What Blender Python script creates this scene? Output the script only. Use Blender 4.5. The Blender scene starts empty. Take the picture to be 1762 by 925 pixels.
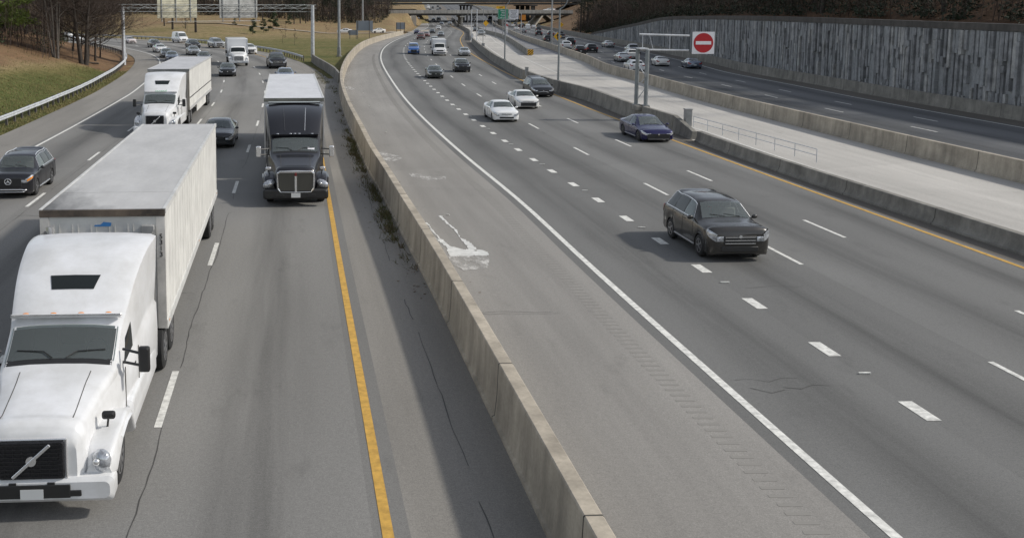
import bpy, bmesh, math, random
import numpy as np
from mathutils import Vector, Matrix
R = math.radians
rnd = random.Random(11)
scene = bpy.context.scene
col = scene.collection

# ------------------------------------------------------------------ camera model
F, PITCH, H = 1780.0, 0.1228, 8.15          # focal length in photo pixels, pitch, height of the overpass railing
CU, CV, PW, PH = 600.0, 227.0, 1762.0, 925.0

def pchip(xs, ys):
    xs = np.array(xs, float); ys = np.array(ys, float)
    h = np.diff(xs); d = np.diff(ys) / h
    m = np.zeros(len(xs)); m[0] = d[0]; m[-1] = d[-1]
    for i in range(1, len(xs) - 1):
        m[i] = 0 if d[i-1] == 0 or d[i] == 0 else (d[i-1] * h[i] + d[i] * h[i-1]) / (h[i] + h[i-1])
    def f(x):
        x = np.asarray(x, float)
        i = np.clip(np.searchsorted(xs, x) - 1, 0, len(h) - 1)
        t = (x - xs[i]) / h[i]
        lo = x < xs[0]; hi = x > xs[-1]
        tt = np.clip(t, 0, 1)
        v = ((1 + 2*tt) * (1-tt)**2 * ys[i] + tt * (1-tt)**2 * h[i] * m[i]
             + tt**2 * (3 - 2*tt) * ys[i+1] + tt**2 * (tt - 1) * h[i] * m[i+1])
        v = np.where(lo, ys[0] + (x - xs[0]) * m[0], v)
        v = np.where(hi, ys[-1] + (x - xs[-1]) * m[-1], v)
        return v
    return f

# the carriageways dip gently towards the bridge and climb again beyond it
zr = pchip([-50, 0, 200, 240, 340, 430, 480, 620, 850, 1500, 2200], [0, 0, 0, -.15, -.95, -1.45, -1.5, -.7, 3.4, 6.4, 8.0])

def ray(u, v):
    x = (u - CU) / F; z = -(v - CV) / F
    return np.array([x, math.cos(PITCH) + z * math.sin(PITCH), z * math.cos(PITCH) - math.sin(PITCH)])

def G(u, v, z=None):
    """ground point seen at a photo pixel (or the point at height z)"""
    d = ray(u, v); zz = 0.0 if z is None else z
    for _ in range(12):
        t = (zz - H) / d[2]
        if z is not None: break
        zz = float(zr(d[1] * t))
    return np.array([d[0] * t, d[1] * t, zz])

def at(u, v, y):
    """point seen at a photo pixel at distance y along the road"""
    d = ray(u, v); t = y / d[1]
    return np.array([d[0] * t, y, H + d[2] * t])

# ------------------------------------------------------------------ tagging
def tag(o, label=None, cat=None, group=None, kind=None):
    if label: o['label'] = label
    if cat: o['category'] = cat
    if group: o['group'] = group
    if kind: o['kind'] = kind
    return o

def empty(name, loc, rz=0, label=None, cat=None, group=None):
    o = bpy.data.objects.new(name, None); col.objects.link(o)
    o.empty_display_size = .2
    o.location = loc; o.rotation_euler = (0, 0, rz)
    return tag(o, label, cat, group)

def link(name, mesh, parent=None, loc=None, mat4=None):
    o = bpy.data.objects.new(name, mesh); col.objects.link(o)
    if parent: o.parent = parent
    if loc is not None: o.location = loc
    return o

# ------------------------------------------------------------------ mesh builder
class MB:
    def __init__(s): s.v = []; s.f = []; s.m = []; s.open = False
    def add(s, vs, fs, m=0):
        o = len(s.v); s.v += [tuple(map(float, p)) for p in vs]
        s.f += [tuple(i + o for i in f) for f in fs]; s.m += [m] * len(fs)
        return s
    def box(s, c, d, m=0, rz=0, rx=0, ry=0, taper=1.0):
        x, y, z = d[0]/2, d[1]/2, d[2]/2
        P = [(-x,-y,-z),(x,-y,-z),(x,y,-z),(-x,y,-z),(-x*taper,-y*taper,z),(x*taper,-y*taper,z),(x*taper,y*taper,z),(-x*taper,y*taper,z)]
        M = Matrix.Rotation(rz,3,'Z') @ Matrix.Rotation(ry,3,'Y') @ Matrix.Rotation(rx,3,'X')
        P = [M @ Vector(p) + Vector(c) for p in P]
        return s.add(P, [(0,3,2,1),(4,5,6,7),(0,1,5,4),(1,2,6,5),(2,3,7,6),(3,0,4,7)], m)
    def rbox(s, c, d, r=.03, m=0, rz=0, rx=0, ry=0):
        """box with rounded edges (section across x-z rounded, ends chamfered)"""
        x, y, z = d[0]/2, d[1]/2, d[2]/2; r = min(r, x*.95, y*.95, z*.95)
        secs = []
        for yy, k in ((-y, r*.7), (-y+r*.7, 0), (y-r*.7, 0), (y, r*.7)):
            secs.append(rrect(yy, x-k, x-k, -z+k, z-k, r))
        M = Matrix.Rotation(rz,3,'Z') @ Matrix.Rotation(ry,3,'Y') @ Matrix.Rotation(rx,3,'X')
        secs = [[M @ Vector(p) + Vector(c) for p in q] for q in secs]
        return s.loft(secs, m)
    def cyl(s, a, b, r0, r1=None, n=8, m=0, caps=True):
        a = Vector(a); b = Vector(b); r1 = r0 if r1 is None else r1
        d = (b - a).normalized(); q = Vector((0,0,1)) if abs(d.z) < .9 else Vector((1,0,0))
        e1 = d.cross(q).normalized(); e2 = d.cross(e1)
        P = []
        for (c, r) in ((a, r0), (b, r1)):
            for i in range(n):
                t = 2*math.pi*i/n; P.append(c + e1*(r*math.cos(t)) + e2*(r*math.sin(t)))
        fs = [(i, (i+1)%n, n+(i+1)%n, n+i) for i in range(n)]
        if caps: fs += [tuple(range(n))[::-1], tuple(range(n, 2*n))]
        return s.add(P, fs, m)
    def tube(s, pts, r, n=8, m=0):
        for a, b in zip(pts[:-1], pts[1:]): s.cyl(a, b, r, r, n, m)
        return s
    def loft(s, secs, m=0, caps=True, closed=True):
        n = len(secs[0]); P = [p for q in secs for p in q]; fs = []
        for i in range(len(secs)-1):
            for j in range(n if closed else n-1):
                k = (j+1) % n
                fs.append((i*n+j, i*n+k, (i+1)*n+k, (i+1)*n+j))
        if caps and closed:
            fs += [tuple(range(n))[::-1], tuple(range((len(secs)-1)*n, len(secs)*n))]
        return s.add(P, fs, m)
    def ell(s, c, r, m=0, n=12, k=8, rz=0, rx=0, ry=0):
        M = Matrix.Rotation(rz,3,'Z') @ Matrix.Rotation(ry,3,'Y') @ Matrix.Rotation(rx,3,'X')
        P = []; fs = []
        for i in range(1, k):
            a = math.pi*i/k
            for j in range(n):
                b = 2*math.pi*j/n
                P.append(M @ Vector((r[0]*math.sin(a)*math.cos(b), r[1]*math.sin(a)*math.sin(b), r[2]*math.cos(a))) + Vector(c))
        P += [M @ Vector((0,0,r[2])) + Vector(c), M @ Vector((0,0,-r[2])) + Vector(c)]
        for i in range(k-2):
            for j in range(n):
                q = (j+1)%n; fs.append((i*n+j, (i+1)*n+j, (i+1)*n+q, i*n+q))
        for j in range(n):
            q = (j+1)%n; fs.append((len(P)-2, j, q)); fs.append((len(P)-1, (k-2)*n+q, (k-2)*n+j))
        return s.add(P, fs, m)
    def grid(s, fn, nu, nv, m=0, flip=False):
        P = [fn(i/nu, j/nv) for i in range(nu+1) for j in range(nv+1)]; fs = []; s.open = True
        for i in range(nu):
            for j in range(nv):
                a = i*(nv+1)+j; q = (a, a+1, a+nv+2, a+nv+1)
                fs.append(q[::-1] if flip else q)
        return s.add(P, fs, m)
    def mesh(s, name, mats, smooth=True, ang=35, double=True):
        me = bpy.data.meshes.new(name)
        me.from_pydata(s.v, [], s.f)
        if not isinstance(mats, (list, tuple)): mats = [mats]
        for q in mats: me.materials.append(q)
        if len(mats) > 1: me.polygons.foreach_set('material_index', s.m)
        if smooth:
            me.polygons.foreach_set('use_smooth', [True]*len(s.f))
            me.set_sharp_from_angle(angle=R(ang))
        me.validate()
        if not s.open and len(s.f) < 20000:
            bm = bmesh.new(); bm.from_mesh(me); bmesh.ops.recalc_face_normals(bm, faces=bm.faces); bm.to_mesh(me); bm.free()
        me.update()
        return me
    def build(s, name, mats, parent=None, loc=None, **k):
        return link(name, s.mesh(name, mats, **k), parent, loc)

def rrect(y, hb, ht, z0, z1, r, k=3):
    """rounded trapezoid section in the x-z plane at y, counter-clockwise"""
    P = []
    for (cx, cz, a0) in ((hb-r, z0+r, -90), (ht-r, z1-r, 0), (-(ht-r), z1-r, 90), (-(hb-r), z0+r, 180)):
        for i in range(k+1):
            a = R(a0 + 90*i/k); P.append((cx + r*math.cos(a), y, cz + r*math.sin(a)))
    return P

def text_mesh(body, size, mat, depth=.004, align='CENTER'):
    cu = bpy.data.curves.new('lettering', 'FONT'); cu.body = body; cu.size = size; cu.extrude = depth
    cu.align_x = align; cu.align_y = 'CENTER'; cu.offset = size*.012
    o = bpy.data.objects.new('lettering', cu); col.objects.link(o)
    dg = bpy.context.evaluated_depsgraph_get(); me = bpy.data.meshes.new_from_object(o.evaluated_get(dg))
    bpy.data.objects.remove(o); me.name = 'lettering'; me.materials.clear(); me.materials.append(mat)
    return me

# ------------------------------------------------------------------ materials
def pm(name, c, rough=.5, metal=0., coat=0., spec=.5, noise=None, bump=None, emit=None):
    """principled material; noise=(scale, amount[, second colour]) breaks the colour up in object space"""
    m = bpy.data.materials.new(name); m.use_nodes = True
    nt = m.node_tree; b = nt.nodes['Principled BSDF']
    b.inputs['Base Color'].default_value = (*c, 1); b.inputs['Roughness'].default_value = rough
    b.inputs['Metallic'].default_value = metal; b.inputs['Coat Weight'].default_value = coat
    b.inputs['Coat Roughness'].default_value = .06
    b.inputs['Specular IOR Level'].default_value = spec
    if noise:
        tc = nt.nodes.new('ShaderNodeTexCoord'); n = nt.nodes.new('ShaderNodeTexNoise')
        n.inputs['Scale'].default_value = noise[0]; n.inputs['Detail'].default_value = 6; n.inputs['Roughness'].default_value = .65
        nt.links.new(tc.outputs['Object'], n.inputs['Vector'])
        cr = nt.nodes.new('ShaderNodeValToRGB'); a = noise[1]
        c2 = noise[2] if len(noise) > 2 else tuple(x*(1-a) for x in c)
        cr.color_ramp.elements[0].position = .35; cr.color_ramp.elements[1].position = .65
        cr.color_ramp.elements[0].color = (*c2, 1); cr.color_ramp.elements[1].color = (*[min(1, x*(1+a*.3)) for x in c], 1)
        nt.links.new(n.outputs['Fac'], cr.inputs['Fac']); nt.links.new(cr.outputs['Color'], b.inputs['Base Color'])
        if bump:
            bp = nt.nodes.new('ShaderNodeBump'); bp.inputs['Strength'].default_value = bump; bp.inputs['Distance'].default_value = .02
            nt.links.new(n.outputs['Fac'], bp.inputs['Height']); nt.links.new(bp.outputs['Normal'], b.inputs['Normal'])
    return m

class NT:
    """tiny node helper"""
    def __init__(s, name):
        s.mat = bpy.data.materials.new(name); s.mat.use_nodes = True; s.t = s.mat.node_tree
        s.b = s.t.nodes['Principled BSDF']
    def n(s, typ, **ins):
        q = s.t.nodes.new('ShaderNode' + typ)
        for k, v in ins.items():
            k2 = int(k[1:]) if k[0] == '_' and k[1:].isdigit() else k
            if hasattr(v, 'links'): s.t.links.new(v, q.inputs[k2])
            else: q.inputs[k2].default_value = v
        return q
    def math(s, op, a, b=0., clamp=False):
        q = s.t.nodes.new('ShaderNodeMath'); q.operation = op; q.use_clamp = clamp
        for i, v in enumerate((a, b)):
            if hasattr(v, 'links'): s.t.links.new(v, q.inputs[i])
            else: q.inputs[i].default_value = v
        return q.outputs[0]
    def mapr(s, v, a, b, c, d):
        q = s.t.nodes.new('ShaderNodeMapRange'); s.t.links.new(v, q.inputs[0])
        for i, x in enumerate((a, b, c, d)): q.inputs[i+1].default_value = x
        return q.outputs[0]
    def mix(s, f, a, b):
        q = s.t.nodes.new('ShaderNodeMix'); q.data_type = 'RGBA'
        for k, v in ((0, f), (6, a), (7, b)):
            if hasattr(v, 'links'): s.t.links.new(v, q.inputs[k])
            elif k == 0: q.inputs[k].default_value = v
            else: q.inputs[k].default_value = (*v, 1)
        return q.outputs[2]
    def noise(s, vec, scale, detail=5, rough=.6):
        q = s.t.nodes.new('ShaderNodeTexNoise'); s.t.links.new(vec, q.inputs['Vector'])
        q.inputs['Scale'].default_value = scale; q.inputs['Detail'].default_value = detail; q.inputs['Roughness'].default_value = rough
        return q.outputs['Fac']
    def scale(s, vec, x, y, z=1):
        q = s.t.nodes.new('ShaderNodeMapping'); s.t.links.new(vec, q.inputs['Vector']); q.inputs['Scale'].default_value = (x, y, z)
        return q.outputs[0]
    def bump(s, h, strength, dist=.02):
        q = s.t.nodes.new('ShaderNodeBump'); q.inputs['Strength'].default_value = strength; q.inputs['Distance'].default_value = dist
        s.t.links.new(h, q.inputs['Height']); s.t.links.new(q.outputs[0], s.b.inputs['Normal'])
    def base(s, c): s.t.links.new(c, s.b.inputs['Base Color'])
    def rough(s, v):
        if hasattr(v, 'links'): s.t.links.new(v, s.b.inputs['Roughness'])
        else: s.b.inputs['Roughness'].default_value = v

def asphalt(name, base, lane, u0, lo=.78, hi=1.1, warm=0.):
    """worn asphalt; uv = metres across / along. An oil-dark band runs down the middle of each lane."""
    q = NT(name); uv = q.n('UVMap').outputs['UV']
    sx = q.n('SeparateXYZ', Vector=uv)
    U, V = sx.outputs['X'], sx.outputs['Y']
    fine = q.noise(q.scale(uv, 1, 1), 9, 8, .75)
    grit = q.noise(q.scale(uv, 1, 1), 60, 2, .6)
    strk = q.noise(q.scale(uv, .9, .035), 1.6, 5, .6)
    speck = q.noise(q.scale(uv, 1, 1), 26, 3, .8); stain = q.noise(q.scale(uv, .6, .22), 1.4, 5, .7)
    patch = q.noise(q.scale(uv, .25, .055), 1.0, 3, .5)
    seg = q.n('TexVoronoi', Vector=q.scale(uv, .02, .045), Scale=1.0)
    segv = q.n('SeparateColor', Color=seg.outputs['Color']).outputs[0]
    if lane:
        ph = q.math('MULTIPLY', q.math('SUBTRACT', U, u0), 2*math.pi/lane)
        band = q.math('MULTIPLY', q.math('SUBTRACT', 1.0, q.math('COSINE', ph)), .5)      # 1 mid lane
        band = q.math('POWER', band, 2.2)
        band = q.math('MULTIPLY', band, q.mapr(strk, .3, .7, .25, 1.25))
        k = q.math('SUBTRACT', 1.0, q.math('MULTIPLY', band, .40))
        ln = q.math('FLOOR', q.math('DIVIDE', q.math('SUBTRACT', U, u0-.12), lane)); wn = q.t.nodes.new('ShaderNodeTexWhiteNoise'); wn.noise_dimensions = '1D'; q.t.links.new(ln, wn.inputs['W'])
        k = q.math('MULTIPLY', k, q.mapr(wn.outputs['Value'], 0, 1, .90, 1.08))
    else:
        k = q.mapr(strk, .3, .7, .9, 1.08)
    k = q.math('MULTIPLY', k, q.mapr(fine, .25, .75, .86, 1.14))
    k = q.math('MULTIPLY', k, q.mapr(grit, .3, .7, .80, 1.20))
    k = q.math('MULTIPLY', k, q.mapr(patch, .3, .7, .84, 1.13))
    k = q.math('MULTIPLY', k, q.mapr(speck, .3, .7, .80, 1.20)); k = q.math('MULTIPLY', k, q.mapr(stain, .25, .42, .80, 1.0))
    k = q.math('MULTIPLY', k, q.mapr(segv, 0, 1, .93, 1.06))
    c = q.mix(k, (0, 0, 0), tuple(base))
    m = q.n('VectorMath'); m.operation = 'SCALE'
    m.inputs[0].default_value = base; q.t.links.new(k, m.inputs['Scale'])
    q.base(m.outputs[0]); q.rough(.82); q.b.inputs['Specular IOR Level'].default_value = .3
    q.bump(grit, .35, .01)
    return q.mat

def concrete(name, base, stain=.55, sc=.6, streak=True):
    q = NT(name); g = q.n('TexCoord').outputs['Object']
    a = q.noise(g, sc, 7, .7); b = q.noise(q.scale(g, 1.2, 1.2, .12), 1.5, 4, .6); c = q.noise(g, 14, 4, .7)
    k = q.math('MULTIPLY', q.mapr(a, .3, .7, stain, 1.1), q.mapr(b, .35, .7, .72 if streak else .95, 1.08))
    k = q.math('MULTIPLY', k, q.mapr(c, .3, .7, .9, 1.1))
    m = q.n('VectorMath'); m.operation = 'SCALE'; m.inputs[0].default_value = base; q.t.links.new(k, m.inputs['Scale'])
    q.base(m.outputs[0]); q.rough(.88); q.bump(c, .3, .01)
    return q.mat

M = {}
M['lane'] = asphalt('worn_asphalt', (.205, .200, .188), 4.07, .0)
M['lane_r'] = asphalt('dark_asphalt', (.165, .164, .157), 3.45, .0)
M['shoulder_l'] = asphalt('shoulder_asphalt', (.235, .222, .200), 0, 0)
M['shoulder_r'] = asphalt('pale_shoulder_asphalt', (.262, .250, .230), 0, 0)
M['shoulder_d'] = asphalt('dirty_shoulder_asphalt', (.135, .122, .104), 0, 0)
M['lane_f'] = asphalt('far_asphalt', (.120, .124, .128), 3.6, 0)
M['hov'] = asphalt('concrete_pavement', (.46, .44, .405), 0, 0)
M['hov_dark'] = asphalt('grey_asphalt', (.23, .23, .238), 0, 0)
M['paint'] = pm('white_road_paint', (.74, .73, .68), .7, noise=(6, .35))
M['yellow'] = pm('yellow_road_paint', (.58, .34, .065), .7, noise=(5, .3))
M['crack'] = pm('crack_sealant', (.065, .063, .058), .8)
M['barrier'] = concrete('barrier_concrete', (.50, .44, .35), .55, .5)
M['barrier_d'] = concrete('dirty_barrier_concrete', (.30, .285, .25), .5, .7)
M['bridge'] = concrete('bridge_concrete', (.52, .50, .45), .7, .15)
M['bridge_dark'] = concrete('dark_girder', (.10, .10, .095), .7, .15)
M['galv'] = pm('galvanised_steel', (.58, .60, .62), .5, .25, noise=(2.5, .25))
M['steel'] = pm('dull_steel', (.34, .35, .35), .5, .2, noise=(2.2, .25))
M['joint'] = pm('joint_shadow', (.07, .065, .055), .9)
M['galv_d'] = pm('weathered_steel', (.30, .31, .31), .55, .4, noise=(2, .25))
M['post'] = pm('guardrail_post', (.12, .11, .10), .8, noise=(6, .3))
M['white'] = pm('white_paint', (.80, .80, .79), .3, coat=.5)
M['truckwhite'] = pm('white_truck_paint', (.70, .712, .725), .35, coat=.4)
M['trailer'] = pm('trailer_white', (.72, .71, .67), .45, noise=(1.2, .16))
M['black'] = pm('black_paint', (.012, .012, .016), .22, coat=1.)
M['dark'] = pm('dark_plastic', (.018, .018, .018), .5)
M['rubber'] = pm('tyre_rubber', (.018, .018, .018), .8)
M['rim'] = pm('alloy_rim', (.42, .42, .43), .3, .9)
M['rim_d'] = pm('dark_rim', (.09, .09, .095), .4, .6)
M['chrome'] = pm('chrome', (.80, .80, .80), .22, .75)
M['glass'] = pm('vehicle_glass', (.016, .020, .020), .06, spec=.35); M['glass'].node_tree.nodes['Principled BSDF'].inputs['IOR'].default_value = 1.5
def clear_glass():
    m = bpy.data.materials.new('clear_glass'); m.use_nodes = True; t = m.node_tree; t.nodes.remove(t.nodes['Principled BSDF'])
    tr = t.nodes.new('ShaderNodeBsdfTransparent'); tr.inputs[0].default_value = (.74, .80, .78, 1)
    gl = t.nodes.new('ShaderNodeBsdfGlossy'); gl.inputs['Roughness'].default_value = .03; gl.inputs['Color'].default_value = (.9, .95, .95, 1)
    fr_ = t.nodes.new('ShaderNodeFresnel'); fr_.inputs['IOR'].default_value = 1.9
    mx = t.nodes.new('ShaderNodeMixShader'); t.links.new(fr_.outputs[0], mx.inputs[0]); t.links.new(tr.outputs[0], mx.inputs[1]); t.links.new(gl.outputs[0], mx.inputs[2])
    du = t.nodes.new('ShaderNodeBsdfDiffuse'); du.inputs['Color'].default_value = (.42, .47, .45, 1); m2 = t.nodes.new('ShaderNodeMixShader'); m2.inputs[0].default_value = .15      # bright sky reflection painted in as a grey-green diffuse layer
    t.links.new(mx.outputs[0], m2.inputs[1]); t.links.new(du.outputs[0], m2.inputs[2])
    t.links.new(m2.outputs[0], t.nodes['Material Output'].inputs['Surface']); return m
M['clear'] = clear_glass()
M['seat'] = pm('seat_fabric', (.16, .15, .14), .8); M['dash'] = pm('dashboard', (.075, .075, .076), .6)
def lined(m, c=(.10, .10, .098)):
    # bodywork is painted outside and lined dark inside
    t = m.node_tree; b = t.nodes['Principled BSDF']; g = t.nodes.new('ShaderNodeNewGeometry'); mx = t.nodes.new('ShaderNodeMix'); mx.data_type = 'RGBA'
    l = b.inputs['Base Color'].links
    if l: t.links.new(l[0].from_socket, mx.inputs[6])
    else: mx.inputs[6].default_value = b.inputs['Base Color'].default_value
    mx.inputs[7].default_value = (*c, 1); t.links.new(g.outputs['Backfacing'], mx.inputs[0]); t.links.new(mx.outputs[2], b.inputs['Base Color']); return m
M['lamp'] = pm('headlamp_lens', (.56, .58, .61), .10, .45, coat=1., noise=(11, .55))
M['red'] = pm('tail_lamp_lens', (.30, .012, .012), .15, coat=.8)
M['amber'] = pm('amber_lens', (.75, .26, .03), .2)
M['plate'] = pm('licence_plate', (.62, .63, .62), .5)
M['mesh'] = pm('grille_mesh', (.11, .108, .095), .5, .6, noise=(40, .5))
M['signback'] = pm('sign_back_cream', (.56, .53, .40), .6, noise=(.7, .35))
M['signback2'] = pm('sign_back_grey', (.44, .44, .42), .55, .1, noise=(.7, .35))
M['board'] = pm('board_back_grey', (.25, .275, .31), .6)
M['green'] = pm('sign_green', (.015, .25, .13), .4)
M['signwhite'] = pm('sign_white', (.74, .74, .76), .4)
M['signyellow'] = pm('sign_yellow', (.80, .43, .02), .4)
M['signorange'] = pm('sign_orange', (.66, .24, .03), .4)
M['signred'] = pm('sign_red', (.42, .012, .018), .4)
M['signblack'] = pm('sign_black', (.012, .012, .012), .5)
M['cab'] = pm('cabinet_grey', (.33, .33, .32), .6, noise=(3, .2))
M['bark'] = pm('bark', (.050, .040, .032), .9, noise=(5, .5), bump=.6)
M['bark_p'] = pm('pale_bark', (.115, .10, .085), .9, noise=(4, .4), bump=.5)
M['twig'] = pm('twigs', (.058, .041, .031), .9)
M['twig_g'] = pm('grey_twigs', (.068, .056, .046), .9)
M['needle'] = pm('pine_needles', (.038, .062, .018), .7, noise=(1.3, .5))
M['needle_d'] = pm('dark_needles', (.020, .031, .013), .75, noise=(.9, .5))
M['needle_b'] = pm('bright_needles', (.20, .27, .045), .7, noise=(1.1, .45))
M['needle_l'] = pm('light_needles', (.085, .125, .020), .7, noise=(1.5, .5))
M['blue'] = pm('logo_blue', (.05, .22, .52), .5)
M['grasstuft'] = pm('weeds', (.07, .088, .030), .9, noise=(2, .6, (.12, .085, .045)))
M['litter'] = pm('litter', (.5, .49, .46), .8)

# ------------------------------------------------------------------ camera and light
cam = bpy.data.cameras.new('camera'); co = bpy.data.objects.new('camera', cam); col.objects.link(co)
co.location = (0, 0, H); co.rotation_euler = (math.pi/2 - PITCH, 0, 0)
cam.sensor_fit = 'HORIZONTAL'; cam.sensor_width = 36; cam.lens = F / PW * 36
cam.shift_x = (PW/2 - CU) / PW; cam.shift_y = -(PH/2 - CV) / PW
cam.clip_start = .1; cam.clip_end = 6000
scene.camera = co

SUN_EL, SUN_AZ = 38, 93           # from the right
w = bpy.data.worlds.new('World'); scene.world = w; w.use_nodes = True
bg = w.node_tree.nodes['Background']; sky = w.node_tree.nodes.new('ShaderNodeTexSky')
sky.sky_type = 'NISHITA'; sky.sun_disc = False; sky.sun_elevation = R(SUN_EL); sky.sun_rotation = R(SUN_AZ)
sky.dust_density = 1.0; sky.air_density = 1.0; sky.ozone_density = 1.0
hs = w.node_tree.nodes.new('ShaderNodeHueSaturation'); hs.inputs['Saturation'].default_value = .42      # thin high cloud whitens the sky
w.node_tree.links.new(sky.outputs[0], hs.inputs['Color']); w.node_tree.links.new(hs.outputs[0], bg.inputs[0]); bg.inputs[1].default_value = .15
sl = bpy.data.lights.new('sun', 'SUN'); so = bpy.data.objects.new('sun', sl); col.objects.link(so)
sl.energy = 2.8; sl.angle = R(2.8); sl.color = (1, .95, .87)
d = Vector((math.sin(R(SUN_AZ))*math.cos(R(SUN_EL)), math.cos(R(SUN_AZ))*math.cos(R(SUN_EL)), math.sin(R(SUN_EL))))
so.rotation_euler = d.to_track_quat('Z', 'Y').to_euler(); so.location = (60, 20, 60)
vs = scene.view_settings; vs.view_transform = 'Standard'; vs.look = 'None'; vs.exposure = .08; vs.gamma = 1
scene.cycles.max_bounces = 6; scene.cycles.use_denoising = True
# ------------------------------------------------------------------ road geometry (world metres)
def from_px(px, extra_near=(), extra_far=()):
    P = [G(*p) for p in px]
    ys = [p[1] for p in P]; xs = [p[0] for p in P]
    pts = sorted(list(extra_near) + list(zip(ys, xs)) + list(extra_far))
    return pchip([p[0] for p in pts], [p[1] for p in pts])
# outer edge line, yellow line and barriers of the right-hand carriageway as x(y)
xE = from_px([(1012,454),(905,355),(800,268),(720,195),(672,135),(655.3,97),(659.7,84.5),(674.6,72.7),(703,61),(737,45.6)],
             [(-20, 10.2), (10, 8.7)], [(620, 44), (850, 58), (1500, 94), (2200, 135)])
xY = from_px([(1200,257),(955.4,163.5),(841,110),(800,84),(792.5,72),(797,56)],
             [(-20, 23.4), (20, 21.6)], [(470, 46), (620, 59), (850, 76), (1500, 128), (2200, 185)])
xC = from_px([(714,448),(683,389),(654.5,333),(633,293.5),(615,251),(592.6,198),(583,145)],
             [(-20, 4.6), (10, 3.3)], [(128, -.75), (152, .0), (196, 2.5), (230, 6.1), (262, 10.2), (300, 15.2), (450, 30), (2200, 120)])
xD = from_px([(1200,245.5),(1171.5,234),(1074.6,200.7),(1000,171),(956.6,159),(858,113),(830,92)],
             [(-20, 24.7), (25, 22.5)], [(223, 26.3), (330, 38), (470, 49), (620, 62), (850, 80), (1500, 134), (2200, 194)])
xB = from_px([(1200,171),(1109,143.6),(1047,126),(1014,110),(949,85.8),(912,73),(870,53.5)],
             [(-20, 34), (30, 31.7), (60, 30.5)], [(470, 66), (620, 84), (850, 108), (1500, 170), (2200, 235)])
xF = from_px([(907,94.5),(860,64.6)], [], [(330, 43), (470, 57)])
WALL = 17.6
wall_top = pchip([-30, 60, 151, 177, 199, 230, 255, 262], [6.2, 6.2, 5.95, 5.4, 4.0, 2.2, .7, .0])

# left-hand carriageway: its inner white line as a curve; everything else is an offset of it
_w = [(-14.1,-20),(-15.55,10),(-16.75,33),(-17.95,57),(-18.55,70),(-19.5,87),(-20.5,100),(-23.3,125),(-27.0,148),(-31,165),(-35.4,178),(-41,192),(-50,212),(-62,232),(-80,253),(-105,272),(-140,286)]
def catmull(P, n=14):
    P = [np.array(p, float) for p in P]; P = [2*P[0]-P[1]] + P + [2*P[-1]-P[-2]]; out = []
    for i in range(1, len(P)-2):
        for k in range(n):
            t = k/n; a, b, c, d_ = P[i-1], P[i], P[i+1], P[i+2]
            out.append(.5*((2*b) + (c-a)*t + (2*a-5*b+4*c-d_)*t*t + (3*b-a-3*c+d_)*t**3))
    out.append(P[-2]); return np.array(out)
WL = catmull(_w)
_seg = np.linalg.norm(np.diff(WL, axis=0), axis=1); WLs = np.concatenate([[0], np.cumsum(_seg)])
_tan = np.gradient(WL, axis=0); _tan /= np.linalg.norm(_tan, axis=1)[:, None]
_k = np.ones(9)/9
_tan = np.stack([np.convolve(np.pad(_tan[:, i], 4, mode='edge'), _k, 'valid') for i in (0, 1)], 1)
_nor = np.stack([_tan[:, 1], -_tan[:, 0]], 1)          # to the right, looking away from the camera
def off(s, o):
    """point on the left carriageway: s metres along its white line, o metres to the right of it"""
    x = np.interp(s, WLs, WL[:, 0]); y = np.interp(s, WLs, WL[:, 1])
    nx = np.interp(s, WLs, _nor[:, 0]); ny = np.interp(s, WLs, _nor[:, 1])
    return np.stack([x + o*nx, y + o*ny], -1)
def sl_off(x, y):
    """signed offset from the white line, and the station"""
    d2 = (WL[:, 0]-x)**2 + (WL[:, 1]-y)**2; i = int(np.argmin(d2))
    return (x-WL[i, 0])*_nor[i, 0] + (y-WL[i, 1])*_nor[i, 1], WLs[i]

YLW = 16.4
def yr(a, b, step): return np.arange(a, b + 1e-6, step)
YS = np.concatenate([yr(-20, 120, 3), yr(124, 320, 4), yr(330, 640, 10), yr(680, 2200, 80)])

def ribbon(name, A, B, mat, dz, uoff=0., parent=None, structure=True):
    """flat strip between two polylines"""
    A = np.asarray(A, float); B = np.asarray(B, float); n = len(A)
    mid = (A+B)/2; L = np.concatenate([[0], np.cumsum(np.linalg.norm(np.diff(mid, axis=0), axis=1))])
    V = []; 
    for a, b in zip(A, B):
        V.append((a[0], a[1], float(zr(a[1])) + dz)); V.append((b[0], b[1], float(zr(b[1])) + dz))
    Fc = [(2*i, 2*i+1, 2*i+3, 2*i+2) for i in range(n-1)]
    me = bpy.data.meshes.new(name); me.from_pydata(V, [], Fc)
    uvl = me.uv_layers.new(name='UVMap'); wd = np.linalg.norm(B-A, axis=1)
    for p in me.polygons:
        for li, vi in zip(p.loop_indices, p.vertices):
            i = vi//2; uvl.data[li].uv = (uoff + (wd[i] if vi % 2 else 0), L[i])
    me.materials.append(mat); me.update()
    o = link(name, me, parent)
    if structure: o['kind'] = 'structure'
    return o

def fx(f, o=0., ys=YS): return np.stack([f(ys) + o, ys], 1)
def frac(t, ys=YS): return np.stack([xE(ys)*(1-t) + xY(ys)*t, ys], 1)
SS = np.concatenate([np.arange(0, WLs[-1], 3.0), [WLs[-1]]])

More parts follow.
